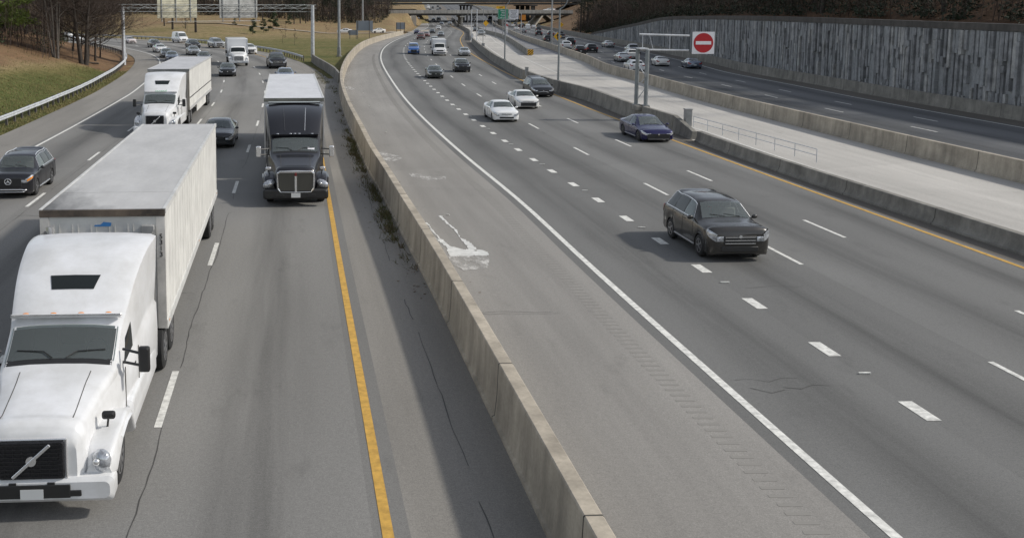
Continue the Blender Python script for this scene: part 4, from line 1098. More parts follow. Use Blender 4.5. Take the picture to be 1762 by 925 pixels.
SUV = [(0,.72,.28,.88,.94,.66),(.07,.85,.23,.96,1.03,.77),(.40,.93,.22,1.01,1.10,.82),(.95,.95,.22,1.05,1.15,.81),(1.15,.95,.22,1.06,1.18,.80),(1.90,.95,.22,1.09,1.61,.66),(2.5,.95,.22,1.09,1.68,.63),(3.5,.95,.23,1.10,1.66,.62),(4.2,.94,.25,1.10,1.56,.60),(4.5,.90,.28,1.08,1.18,.68),(4.62,.80,.36,1.0,1.06,.64)]
car('suv', SUV, (.90, 3.62), .36, (1.2, 1.86), (4.22, 4.46), [(1.55, 2.45, 1.92, 2.45), (2.52, 3.38, 2.52, 3.38), (3.45, 4.1, 3.45, 3.98)], (5.3, 0.36, 7.0, 0.22, 0.16), (5.0, 0.3, 7.0, 0.16, 0.26),
    [(.70, .50, .14, 'grille', 'dark', 3), (.42, .56, .08, 'air_intake', 'dark', 0)], trim='rim', belt=True)
car('sloped_suv', [(s, w*.99, zb, zs, zt*(.985 if zt > 1.3 else 1), wt) for s, w, zb, zs, zt, wt in SUV[:8]] + [(4.05,.93,.26,1.12,1.50,.58),(4.42,.88,.30,1.10,1.20,.66),(4.55,.78,.36,1.02,1.08,.62)], (.90, 3.60), .36, (1.2, 1.86), (4.05, 4.38), [(1.55, 2.45, 1.92, 2.45), (2.52, 3.72, 2.52, 3.38)], (5.6, 0.46, 7.0, 0.22, 0.1), (5.6, 0.34, 7.0, 0.24, 0.12),
    [(.66, .48, .13, 'grille', 'dark', 0), (.40, .5, .06, 'air_intake', 'dark', 0)], trim='rim', belt=True)
BIG = [(0,.74,.32,.90,.94,.66),(.07,.88,.27,.99,1.05,.80),(.40,.98,.24,1.06,1.13,.86),(1.1,1.0,.24,1.10,1.18,.86),(1.35,1.0,.24,1.12,1.22,.84),(2.05,1.0,.24,1.16,1.72,.70),(2.6,1.0,.24,1.17,1.80,.69),(3.8,1.0,.25,1.18,1.78,.68),(4.6,.99,.27,1.18,1.70,.66),(4.9,.95,.30,1.15,1.24,.74),(5.0,.84,.40,1.05,1.10,.68)]
def star(S):
    b = MB(); r = .135; n = 28
    ring = [(r*math.cos(2*math.pi*i/n), 0, r*math.sin(2*math.pi*i/n)) for i in range(n+1)]
    b.tube(ring, .016, 6)
    for a in (90, 210, 330):
        c, s_ = math.cos(R(a)), math.sin(R(a)); px_, pz_ = -s_*.03, c*.03
        b.add([(px_, -.006, pz_), (-px_, -.006, -pz_), (c*r, -.006, s_*r), (0, -.022, 0)], [(0, 3, 2), (3, 1, 2)])
    P = [Part('emblem', b.mesh('emblem', M['chrome']), (0, -S.L/2-.055, .80))]
    b = MB(); b.tube([(-.86, .16, .10), (-.70, -.02, .03), (-.55, -.05, .06), (.55, -.05, .06), (.70, -.02, .03), (.86, .16, .10)], .028, 6)
    b.tube([(-.9, .2, .0), (-.6, -.05, -.05), (.6, -.05, -.05), (.9, .2, .0)], .018, 6); P.append(Part('bumper_trim', b.mesh('bumper_trim', M['chrome']), (0, -S.L/2, .36)))
    for sx in (-1, 1): P.append(Part('indicator', S.lamp('indicator', sx, .02, .30, 5.7, 6.2, M['amber'], None, .018)))
    return P
car('luxury_suv', BIG, (.95, 3.95), .395, (1.4, 2.02), (4.62, 4.86), [(1.75, 2.68, 2.08, 2.68), (2.76, 3.72, 2.76, 3.72), (3.80, 4.5, 3.80, 4.38)], (5.5, 0.42, 7.0, 0.24, 0.13), (5.6, 0.3, 7.0, 0.22, 0.12),
    [(.76, .56, .19, 'grille', 'dark', 0), (.42, .5, .06, 'air_intake', 'dark', 0)], rails='chrome', trim='chrome', extra=star, wd=.25, belt=True)
car('large_suv', BIG, (.95, 3.95), .39, (1.4, 2.02), (4.62, 4.86), [(1.75, 2.68, 2.08, 2.68), (2.76, 3.72, 2.76, 3.72), (3.80, 4.5, 3.80, 4.38)], (5.3, 0.32, 7.0, 0.2, 0.18), (4.8, 0.26, 7.0, 0.14, 0.36),
    [(.80, .52, .16, 'grille', 'dark', 3), (.44, .5, .06, 'air_intake', 'dark', 0)], rails=True)
KINDS['luxury_suv'][0][0].mesh.update()
MINI = [(0,.72,.28,.74,.79,.64),(.08,.86,.21,.84,.90,.76),(.40,.96,.19,.92,1.02,.82),(.85,.985,.19,1.0,1.12,.82),(1.02,.99,.19,1.03,1.18,.80),(2.0,.99,.19,1.08,1.66,.66),(2.6,.99,.19,1.09,1.74,.66),(3.9,.99,.20,1.10,1.72,.66),(4.75,.98,.22,1.10,1.64,.64),(5.02,.92,.26,1.08,1.18,.72),(5.12,.82,.34,1.0,1.06,.66)]
def mustache(S):
    b = MB(); b.tube([(-.55, .06, -.14), (-.42, -.03, .02), (-.25, -.05, .06), (.25, -.05, .06), (.42, -.03, .02), (.55, .06, -.14)], .02, 6)
    return [Part('bumper_trim', b.mesh('bumper_trim', M['chrome']), (0, -S.L/2+.01, .50))]
car('minivan', MINI, (.98, 4.05), .35, (1.08, 1.95), (4.78, 4.98), [(1.75, 2.55, 2.05, 2.55), (2.62, 3.7, 2.62, 3.7), (3.78, 4.6, 3.78, 4.5)], (5.4, 0.6, 7.0, 0.22, 0.12), (5.0, 0.26, 7.0, 0.14, 0.36),
    [(.40, .50, .10, 'grille', 'dark', 0), (.66, .36, .025, 'upper_grille', 'dark', 0)], rails=True, extra=mustache)
VAN = [(0,.78,.34,.86,.90,.70),(.07,.90,.27,.98,1.03,.82),(.35,1.0,.25,1.08,1.20,.86),(.62,1.02,.25,1.16,1.34,.88),(.72,1.02,.25,1.18,1.40,.87),(1.45,1.02,.25,1.24,2.22,.80),(1.9,1.03,.25,1.26,2.40,.80),(4.5,1.03,.27,1.28,2.42,.82),(5.45,1.02,.3,1.28,2.40,.82),(5.6,.98,.36,1.25,2.30,.78)]
car('cargo_van', VAN, (1.0, 4.5), .36, (.78, 1.42), (5.50, 5.56), [(1.05, 1.9, 1.45, 1.9), (2.0, 3.0, 2.0, 3.0)], (5.0, 0.36, 7.0, 0.16, 0.26), (4.2, 0.08, 6.6, 0.14, 0.5),
    [(.80, .42, .13, 'grille', 'dark', 2), (.45, .6, .08, 'bumper', 'dark', 0)], crown=.04)
CVAN = [(0,.70,.30,.76,.80,.62),(.08,.84,.24,.88,.94,.74),(.40,.91,.22,.98,1.10,.78),(.80,.925,.22,1.05,1.22,.78),(.95,.93,.22,1.08,1.28,.77),(1.70,.93,.22,1.12,1.74,.68),(2.2,.93,.22,1.13,1.84,.68),(3.8,.93,.23,1.14,1.84,.68),(4.3,.92,.26,1.14,1.80,.67),(4.42,.86,.34,1.10,1.70,.64)]
car('compact_van', CVAN, (.88, 3.55), .33, (1.0, 1.66), (4.34, 4.38), [(1.4, 2.2, 1.75, 2.2), (2.3, 3.3, 2.3, 3.3)], (5.1, 0.44, 7.0, 0.2, 0.2), (4.5, 0.14, 6.8, 0.14, 0.4),
    [(.62, .46, .16, 'grille', 'dark', 0), (.40, .5, .06, 'air_intake', 'dark', 0)])
PICK = [(0,.78,.38,.96,1.0,.72),(.07,.92,.32,1.08,1.14,.86),(.40,1.0,.30,1.14,1.20,.90),(1.2,1.01,.30,1.16,1.25,.90),(1.42,1.01,.30,1.17,1.29,.88),(2.1,1.01,.30,1.20,1.80,.74),(2.6,1.01,.30,1.21,1.88,.73),(3.55,1.01,.30,1.21,1.86,.72),(3.95,1.01,.30,1.21,1.30,.86),(4.05,1.01,.30,1.20,1.27,.90),(5.55,1.0,.34,1.19,1.25,.90),(5.72,.95,.42,1.14,1.2,.86)]
def bed(S):
    b = MB(); b.box((0, 4.83-S.L/2, 1.262), (1.62, 1.5, .02)); return [Part('bed_floor', b.mesh('bed_floor', M['dark'], smooth=False)), Part('step_bumper', MB().rbox((0, 5.74-S.L/2, .58), (1.7, .14, .18), .04).mesh('step_bumper', M['chrome']))]
car('pickup', PICK, (1.0, 4.5), .40, (1.47, 2.06), (3.60, 3.9), [(1.8, 2.65, 2.12, 2.65), (2.73, 3.6, 2.73, 3.45)], (5.1, 0.3, 7.0, 0.2, 0.2), (5.0, 0.16, 7.0, 0.16, 0.26),
    [(.86, .56, .17, 'grille', 'dark', 3), (.50, .8, .10, 'bumper', 'rim_d', 0)], extra=bed, wd=.27)

# ---- lorries share one cab shell
CABROWS = [(0,.70,.55,1.20,1.34,.62),(.10,.78,.52,1.30,1.46,.68),(.5,.84,.52,1.36,1.53,.74),(1.4,.97,.55,1.52,1.70,.88),(1.95,1.08,.60,1.62,1.82,1.0),(2.05,1.10,.60,1.64,1.86,1.0),(2.75,1.16,.60,1.72,2.36,1.0),(2.95,1.17,.60,1.74,2.52,1.03),(3.7,1.20,.60,1.8,3.08,1.12),(4.7,1.23,.60,1.9,3.46,1.21),(5.6,1.26,.60,1.9,3.54,1.27),(5.75,1.26,.60,1.9,3.54,1.27)]
def big_wheel(P, x, y, r=.50, wd=.30, hub='rim'):
    P.append(Part('wheel', tyre_mesh(r, wd), (x, y, r), kids=[Part('rim', rim_mesh(r, wd, 8, hub))]))
def tractor(P, L, style, paint=True):
    """adds the parts of a sleeper tractor whose bumper is at y = -L/2"""
    rows = CABROWS if style != 'day' else None
    kf = .945 if style == 'plain' else 1.; S = Shell([r[:4] + (r[4]*(1-(1-kf)*min(1, max(0, (r[0]-2)/2))),) + r[5:] for r in CABROWS], (), .6, .5, .03); Y0 = -L/2; n0 = len(P)
    sh = MB(); bod = S.body(110, ws=(2.10, 2.74)); P += S.cabin((2.05, 2.70), dy=S.L/2 - L/2, zd=-.06, seat_t=3.15, seat_z=1.62)
    def shift(mb, dy):
        mb.v = [(x, y+dy, z) for x, y, z in mb.v]; return mb
    dy = S.L/2 - L/2
    P.append(Part('cab', shift(bod, dy).mesh('cab', M['white'], ang=40), paint=paint))
    def gl(me): me.transform(Matrix.Translation((0, dy, 0))); return me
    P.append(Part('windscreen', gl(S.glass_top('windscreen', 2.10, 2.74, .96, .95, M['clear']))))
    P.append(Part('sun_visor', shift(MB().rbox((0, 2.80-S.L/2, 2.475), (2.0, .16, .07), .03, rx=R(-25)), dy).mesh('sun_visor', M['white']), paint=paint))
    for sx in (-1, 1):
        P.append(Part('side_window', gl(S.glass_side('side_window', 2.35, 3.15, 2.75, 3.15, sx, .03, .62))))
        # fenders, lamps, tanks, extenders
        b = MB(); secs = []
        for t, z0, z1, hw in ((.10,.62,.86,.20),(.28,.60,1.06,.27),(.7,.94,1.16,.30),(1.2,1.04,1.20,.31),(1.65,.98,1.16,.31),(1.95,.70,1.05,.30),(2.2,.50,.92,.28)):
            secs.append([(x+sx*1.02, y, z) for x, y, z in rrect(Y0+t, hw, hw*.86, z0, z1, min(.09, (z1-z0)*.45))])
        b.loft(secs); P.append(Part('fender', b.mesh('fender', M['white']), paint=paint))
        P.append(Part('headlight', MB().ell((0, 0, 0), (.27, .14, .16) if style == 'black' else (.18, .12, .20), rz=sx*R(-28), ry=sx*R(18)).mesh('headlight', M['lamp']), (sx*1.05, Y0+.16, .88), kids=[Part('bulb', MB().ell((sx*-.06, -.11, .02), (.06, .04, .06)).ell((sx*.06, -.085, .03), (.05, .04, .05)).mesh('bulb', M['chrome']))]))
        P.append(Part('step_fairing', MB().rbox((sx*1.08, Y0+3.9, .74), (.34, 3.3, .60), .08).mesh('step_fairing', M['white']), paint=paint))
        b = MB(); b.rbox((sx*(1.25 if kf == 1 else 1.15), Y0+5.98, 2.05-(1-kf)*1.2), (.05, .62, 2.75-(1-kf)*2), .02); P.append(Part('side_extender', b.mesh('side_extender', M['white']), paint=paint))
        mm = M['chrome' if style == 'black' else 'dark']
        b = MB(); b.rbox((sx*1.50, Y0+2.05, 1.89), (.20, .12, .46), .04, m=1); b.tube([(sx*1.08, Y0+2.35, 1.74), (sx*1.42, Y0+2.1, 1.76)], .025, 6); b.tube([(sx*1.08, Y0+2.35, 1.98), (sx*1.42, Y0+2.1, 1.98)], .025, 6)
        P.append(Part('side_mirror', b.mesh('side_mirror', [M['dark'], mm])))
        b = MB(); b.rbox((sx*1.08, Y0+.75, 1.40), (.22, .10, .13), .04, m=1); b.cyl((sx*1.03, Y0+.85, 1.10), (sx*1.07, Y0+.78, 1.34), .02, n=6); P.append(Part('hood_mirror', b.mesh('hood_mirror', [M['dark'], mm])))
        big_wheel(P, sx*1.03, Y0+1.22, .50, .30)
        for t in (6.9, 8.2): big_wheel(P, sx*1.0, Y0+t, .50, .56)
        P.append(Part('door_handle', MB().rbox((sx*1.17, Y0+3.1, 1.45), (.03, .18, .04), .01).mesh('door_handle', M['dark'])))
    P.append(Part('bumper', MB().rbox((0, Y0+.12, .50), (2.56, .40, .40), .09).mesh('bumper', M['white' if style != 'black' else 'dark']), paint=paint and style != 'black'))
    for sx in (-1, 1): P.append(Part('fog_lamp', MB().rbox((sx*.62, Y0-.085, .46), (.30, .03, .10), .02).mesh('fog_lamp', M['dark'])))
    P.append(Part('licence_plate', MB().box((0, Y0-.10, .46), (.36, .02, .17)).mesh('licence_plate', M['plate'], smooth=False)))
    def on(t, fx_, l_=.006): x, y, z = S.top(t, fx_, l_); return (x, y+dy, z)
    for sx in (-1, 1):
        b = MB(); 
        for t in (2.25, 3.45): w = S.par(t)[0]; b.tube([(sx*(w+.002), Y0+t, .95), (sx*(w+.002), Y0+t, 1.68)], .009, 5)
        for t in (2.25,): b.tube([(sx*(S.par(2.25)[0]+.002), Y0+2.25, .95), (sx*(S.par(3.45)[0]+.002), Y0+3.45, .95)], .009, 5)
        P.append(Part('door_seam', b.mesh('door_seam', M['joint'])))
        P.append(Part('hood_seam', MB().tube([on(.35+.16*k, sx*(.80-.02*k), .001) for k in range(10)], .007, 5).mesh('hood_seam', M['joint'])))
        P.append(Part('wiper', MB().tube([on(2.10, sx*.12, .03), on(2.24, sx*.30, .03), on(2.30, sx*.78, .02)], .011, 5).mesh('wiper', M['dark'])))
        if style != 'black':
            for x in (.25, .75): P.append(Part('marker_lamp', MB().ell((0, 0, 0), (.06, .05, .022)).mesh('marker_lamp', M['amber']), (sx*x, Y0+2.86, 2.50)))
            P.append(Part('tow_cover', MB().rbox((sx*.30, Y0-.088, .62), (.12, .02, .06), .01).mesh('tow_cover', M['dark'])))
    P.append(Part('cowl', MB().grid(lambda i, j: on(1.98+.14*i, (2*j-1)*.93, .004), 3, 8, flip=True).mesh('cowl', M['dark'])))
    if style == 'black': P.append(Part('paper', MB().add([on(2.20, .52, .012), on(2.20, .80, .012), on(2.30, .80, .012), on(2.30, .52, .012)], [(0, 1, 2, 3)]).mesh('paper', M['signwhite'], smooth=False)))
    P.append(Part('chassis', MB().box((0, Y0+6.6, .72), (.9, 4.6, .26)).mesh('chassis', M['dark'], smooth=False)))
    P.append(Part('cab_back', MB().box((0, Y0+5.78, 1.9), (2.1, .06, 2.3)).mesh('cab_back', M['dark'], smooth=False)))
    b = MB()
    if style == 'black':
        b.rbox((0, -.02, 0), (1.34, .06, .80), .14); g = Part('grille', b.mesh('grille', M['mesh']), (0, Y0-.02, .99))
        c = MB(); pts = [(-.60, 0, -.40), (-.70, 0, -.25), (-.72, 0, .34), (-.60, 0, .40), (0, 0, .42), (.60, 0, .40), (.72, 0, .34), (.70, 0, -.25), (.60, 0, -.40), (0, 0, -.41), (-.60, 0, -.40)]
        c.tube(pts, .035, 8); c.rbox((0, -.02, 0), (.085, .05, .80), .02); c.rbox((0, -.02, .40), (1.30, .07, .085), .03)
        g.kids = [Part('grille_surround', c.mesh('grille_surround', M['chrome']), (0, -.03, 0)), Part('emblem', MB().rbox((0, -.05, .30), (.085, .04, .13), .03).mesh('emblem', pm('dark_red_enamel', (.16, .02, .02), .3)), (0, -.03, 0))]
        P.append(g)
        for x in (-.72, -.18, 0, .18, .72): P.append(Part('marker_lamp', MB().ell((0, 0, 0), (.065, .05, .022)).mesh('marker_lamp', M['lamp']), (x, Y0+2.86, 2.535 - abs(x)*.01)))
        for x in (-.42, .42):
            b = MB(); 
            for k in range(12):
                t = 3.05+.12*k; p0, p1 = S.top(t, x/1.05), S.top(t+.12, x/1.05); b.cyl((p0[0], p0[1]+dy, p0[2]+.005), (p1[0], p1[1]+dy, p1[2]+.005), .012, n=5)
            P.append(Part('roof_seam', b.mesh('roof_seam', M['chrome' if x > 0 else 'rim_d'])))
        P.append(Part('air_deflector', MB().rbox((0, Y0+5.35, 3.60), (2.3, .5, .05), .02).mesh('air_deflector', M['white']), paint=True))
    else:
        b.rbox((0, -.02, 0), (1.02, .06, .62), .05)
        for k in range(9): b.box((0, -.056, -.26+.065*k), (.96, .02, .018))
        for k in range(7): b.box((-.42+.14*k, -.052, 0), (.014, .02, .56))
        g = Part('grille', b.mesh('grille', pm('dark_grille_'+style, (.03, .03, .033), .45, .4, noise=(34, .6))), (0, Y0-.02, 1.0))
        c = MB(); c.rbox((0, -.08, 0), (.05, .02, .80), .01, ry=R(48)); c.tube([(-.54, 0, -.33), (-.54, 0, .33), (.54, 0, .33), (.54, 0, -.33), (-.54, 0, -.33)], .018, 6)
        c.cyl((0, -.055, 0), (0, -.08, 0), .08, n=16)
        g.kids = [Part('grille_bar', c.mesh('grille_bar', M['chrome']))]
        P.append(g)
        P.append(Part('lower_intake', MB().rbox((0, Y0-.09, .50), (1.2, .03, .22), .04).mesh('lower_intake', M['dark'])))
        b = MB().grid(lambda i, j: S.top(3.42+.32*i, (.36+.06*i)*(2*j-1), .012), 4, 6, flip=True); P.append(Part('roof_window', shift(b, dy).mesh('roof_window', M['glass'])))
        if style == 'text':
            tm = text_mesh('ascend', .26, pm('green_lettering', (.12, .42, .22), .5), .004); p = S.top(2.93, 0, .03); q2 = S.top(3.03, 0, .03)
            me = tm; me.transform(Matrix.Rotation(R(58), 4, 'X')); P.append(Part('lettering', me, (.0, p[1]+dy-.02, p[2]-.02)))
    return S
def trailer(P, L, s0, ln, wd, zt, style):
    Y0 = -L/2 + s0; h0 = .98; hw = wd/2; yc = Y0+ln/2
    b = MB(); b.box((0, yc, (h0+zt)/2), (wd, ln, zt-h0)); nr = int(ln/.62)
    for k in range(nr+1):
        y = Y0+.12+(ln-.24)*k/nr
        for sx in (-1, 1): b.box((sx*(hw+.002), y, (h0+.15+zt-.1)/2), (.008, .030, zt-h0-.30))
    for k in range(6):
        for dx in (-.06, .06): b.box((-hw+.35+(wd-.7)*k/5+dx, Y0-.005, (h0+zt)/2-.1), (.014, .016, zt-h0-.4))
    P.append(Part('trailer_body', b.mesh('trailer_body', M['trailer'], smooth=False)))
    rb_ = MB(); rb_.box((0, yc, zt+.012), (wd-.06, ln-.05, .03)); n = int(ln/1.0)
    if style == 'near': rb_.box((0, Y0+2.1, zt+.029), (wd-.10, .05, .006))
    else:
        for k in range(1, n): rb_.box((0, Y0+ln*k/n, zt+.029), (wd-.10, .025, .005))
    P.append(Part('roof', rb_.mesh('roof', M['roof_'+style], smooth=False)))
    rl = MB()
    for sx in (-1, 1): rl.box((sx*(hw-.01), yc, zt-.02), (.07, ln+.01, .12)); rl.box((sx*(hw-.005), yc, h0+.08), (.06, ln+.01, .20))
    P.append(Part('side_rail', rl.mesh('side_rail', M['rail_'+style], smooth=False)))
    fr_ = MB(); fr_.box((0, Y0-.012, zt-.055), (wd+.02, .05, .15)); 
    P.append(Part('front_rail', fr_.mesh('front_rail', M['frail_'+style], smooth=False)))
    for sx in (-1, 1): P.append(Part('corner_post', MB().box((sx*(hw-.09), Y0-.010, (h0+zt-.14)/2), (.19, .04, zt-h0-.14)).mesh('corner_post', M['post_'+style], smooth=False)))
    dr = MB()
    for sx in (-1, 1): dr.box((sx*hw/2, Y0+ln+.02, (h0+zt)/2), (hw-.06, .05, zt-h0-.15))
    P.append(Part('rear_door', dr.mesh('rear_door', M['trailer'], smooth=False)))
    for t in (ln-3.0, ln-1.75):
        for sx in (-1, 1): big_wheel(P, sx*(hw-.30), Y0+t, .50, .56, 'rim')
    b = MB(); b.box((0, Y0+ln-2.4, .72), (1.0, 2.6, .24)); b.box((0, Y0+ln/2, h0-.06), (1.0, ln-.4, .12)); P.append(Part('underframe', b.mesh('underframe', M['dark'], smooth=False)))
    b = MB(); b.box((0, Y0+ln-.05, .52), (wd-.2, .10, .12))
    for sx in (-1, 1): b.box((sx*.6, Y0+ln-.06, .75), (.08, .08, .5))
    P.append(Part('underride_guard', b.mesh('underride_guard', M['galv_d'], smooth=False)))
    for sx in (-1, 1):
        b = MB(); b.box((sx*.85, Y0+2.9, .56), (.12, .12, .9)); b.box((sx*.85, Y0+2.9, .08), (.3, .3, .04)); P.append(Part('landing_leg', b.mesh('landing_leg', M['galv_d'], smooth=False)))
        P.append(Part('mud_flap', MB().box((sx*(hw-.32), Y0+ln-1.05, .52), (.56, .02, .62)).mesh('mud_flap', M['rubber'], smooth=False)))
        if style == 'ascend': P.append(Part('stripe', MB().box((sx*(hw+.010), yc, 1.78), (.012, ln-.2, .07)).mesh('stripe', M['signblack'], smooth=False)))
        if style == 'ascend': P.append(Part('side_skirt', MB().box((sx*(hw-.06), Y0+ln*.52, .70), (.03, ln*.42, .62)).mesh('side_skirt', M['trailer'], smooth=False)))
        for k in range(3): P.append(Part('marker_lamp', MB().box((sx*(hw+.02), Y0+.3+(ln-.6)*k/2, h0+.10), (.02, .10, .05)).mesh('marker_lamp', M['amber'], smooth=False)))
def roofmat(name, c, dirt, axis_dirty=False):
    q = NT(name); g = q.n('TexCoord').outputs['Object']
    a = q.noise(q.scale(g, 1.1, .35), 1.3, 6, .65); f_ = q.noise(g, 9, 4, .7)
    k = q.math('MULTIPLY', q.mapr(a, .3, .7, dirt, 1.06), q.mapr(f_, .3, .7, .93, 1.05))
    if axis_dirty:      # soot stain over the driver's front corner
        sx = q.n('SeparateXYZ', Vector=g); d_ = q.math('ADD', q.math('MULTIPLY', q.math('ADD', sx.outputs['X'], 1.35), .55), q.math('MULTIPLY', q.math('ADD', sx.outputs['Y'], 4.9), .28))
        d_ = q.math('ADD', d_, q.math('MULTIPLY', q.math('SUBTRACT', a, .5), 1.3)); k = q.math('MULTIPLY', k, q.mapr(d_, .10, .95, .22, 1.))
    m = q.n('VectorMath'); m.operation = 'SCALE'; m.inputs[0].default_value = c; q.t.links.new(k, m.inputs['Scale'])
    q.base(m.outputs[0]); q.rough(.6); return q.mat
M['roof_near'] = roofmat('sooty_trailer_roof', (.49, .485, .475), .84, True); M['rail_near'] = pm('pale_rail', (.58, .58, .56), .5, noise=(2, .2)); M['frail_near'] = pm('rusty_front_rail', (.15, .115, .085), .75, noise=(1.1, .7, (.04, .033, .028))); M['post_near'] = pm('pale_corner_post', (.72, .69, .64), .5, noise=(1.4, .3))
M['roof_ascend'] = roofmat('ribbed_grey_roof', (.50, .50, .51), .85); M['rail_ascend'] = pm('grey_rail', (.50, .50, .49), .5, .2); M['frail_ascend'] = pm('grey_front_rail', (.30, .30, .29), .5, .3, noise=(1.5, .4)); M['post_ascend'] = pm('beige_corner_post', (.46, .42, .36), .5, noise=(1.5, .3))
M['roof_black'] = roofmat('pale_trailer_roof', (.60, .605, .62), .90); M['rail_black'] = M['rail_near']; M['frail_black'] = pm('olive_front_rail', (.22, .22, .19), .6, .2, noise=(1.4, .4)); M['post_black'] = M['rail_ascend']

def logo_near(P, L):
    Y0 = -L/2+6.7; b = MB()
    b.add([(-.19, Y0-.016, 3.30), (.17, Y0-.016, 3.30), (.19, Y0-.016, 3.38), (.02, Y0-.016, 3.40), (-.05, Y0-.016, 3.34), (-.17, Y0-.016, 3.335)], [(0, 1, 2, 3, 4, 5)])
    P.append(Part('logo', b.mesh('logo', M['blue'], smooth=False)))
    b = MB(); b.rbox((.98, Y0-.05, 3.20), (.29, .09, .25), .02); P.append(Part('document_box', b.mesh('document_box', M['cab'])))
    for k, ch in enumerate('5313'):
        me = text_mesh(ch, .155, M['signblack'], .003); me.transform(Matrix.Rotation(R(90), 4, 'X')); P.append(Part('lettering', me, (1.262, Y0-.034, 3.06-.135*k)))
    P.append(Part('exhaust_stack', MB().cyl((-1.02, Y0-.55, 1.6), (-1.02, Y0-.55, 3.42), .085, n=12).mesh('exhaust_stack', M['chrome'])))
def semi(kind, style, tstyle, ln=16.3, extra=None):
    L = 6.7+ln; P = []; tractor(P, L, style); trailer(P, L, 6.7, ln, 2.70, 3.65, tstyle)
    if extra: extra(P, L)
    KINDS[kind] = (P, type('T', (), {'L': L}))
semi('black_semi', 'black', 'black'); semi('white_semi', 'plain', 'near', extra=logo_near); semi('lettered_semi', 'text', 'ascend')

# medium box truck with a conventional hood, and a cutaway van with a box body
def box_body(P, Y0, ln, wd, z0, z1, nose=False):
    b = MB(); secs = []
    for t, k in ((0, .05), (.06, 0), (ln-.06, 0), (ln, .04)): secs.append(rrect(Y0+t, wd/2-k, wd/2-k, z0+k, z1-k, .07))
    b.loft(secs); P.append(Part('box_body', b.mesh('box_body', M['truckwhite'])))
    b = MB()
    for sx in (-1, 1): b.box((sx*(wd/2+.004), Y0+ln/2, z0+.06), (.03, ln-.1, .14)); b.box((sx*(wd/2-.03), Y0-.005, (z0+z1)/2), (.10, .03, z1-z0-.2))
    P.append(Part('box_rail', b.mesh('box_rail', M['galv'], smooth=False)))
    P.append(Part('roll_door', MB().box((0, Y0+ln+.01, (z0+z1)/2), (wd-.3, .04, z1-z0-.3)).mesh('roll_door', M['trailer'], smooth=False)))
def box_truck():
    L = 9.2; P = []; Y0 = -L/2
    rows = [(0,.62,.60,1.25,1.36,.55),(.10,.70,.56,1.34,1.46,.62),(.5,.78,.56,1.42,1.55,.68),(1.2,.95,.60,1.52,1.68,.82),(1.55,1.06,.62,1.58,1.76,.92),(2.1,1.10,.62,1.64,2.42,.86),(2.4,1.10,.62,1.66,2.52,.86),(3.0,1.10,.62,1.66,2.50,.86)]
    S = Shell(rows, (), .5, .5, .03); dy = S.L/2-L/2
    m_ = S.body(40).mesh('cab', M['white'], ang=40); m_.transform(Matrix.Translation((0, dy, 0))); P.append(Part('cab', m_, paint=True))
    def gl(me): me.transform(Matrix.Translation((0, dy, 0))); return me
    P.append(Part('windscreen', gl(S.glass_top('windscreen', 1.62, 2.04, .95, .93))))
    for sx in (-1, 1):
        P.append(Part('side_window', gl(S.glass_side('side_window', 1.8, 2.8, 2.15, 2.8, sx, .1, .85))))
        secs = [[(x+sx*.98, y, z) for x, y, z in rrect(Y0+t, hw, hw*.86, z0, z1, .07)] for t, z0, z1, hw in ((.15,.7,.98,.16),(.35,.66,1.18,.24),(.8,.98,1.26,.27),(1.2,1.02,1.24,.27),(1.7,.7,1.1,.26))]
        P.append(Part('fender', MB().loft(secs).mesh('fender', M['white']), paint=True))
        P.append(Part('headlight', MB().ell((0, 0, 0), (.14, .09, .12)).mesh('headlight', M['lamp']), (sx*.98, Y0+.22, 1.0)))
        b = MB(); b.rbox((sx*1.42, Y0+1.65, 1.85), (.2, .10, .42), .04); b.tube([(sx*1.05, Y0+1.8, 1.8), (sx*1.35, Y0+1.68, 1.85)], .025, 6); P.append(Part('side_mirror', b.mesh('side_mirror', M['dark'])))
        big_wheel(P, sx*.98, Y0+1.15, .48, .28); big_wheel(P, sx*.95, Y0+6.6, .48, .54)
    P.append(Part('grille', MB().rbox((0, Y0-.02, 1.02), (1.06, .06, .60), .05).mesh('grille', pm('bright_grille', (.32, .32, .33), .35, .8, noise=(22, .8)))))
    P.append(Part('bumper', MB().rbox((0, Y0+.06, .58), (2.36, .26, .30), .06).mesh('bumper', M['galv'])))
    P.append(Part('licence_plate', MB().box((0, Y0-.08, .60), (.34, .02, .16)).mesh('licence_plate', M['plate'], smooth=False)))
    P.append(Part('chassis', MB().box((0, Y0+5.6, .78), (.9, 6.4, .25)).mesh('chassis', M['dark'], smooth=False)))
    box_body(P, Y0+3.15, 5.95, 2.5, 1.05, 3.55)
    KINDS['box_truck'] = (P, type('T', (), {'L': L}))
box_truck()
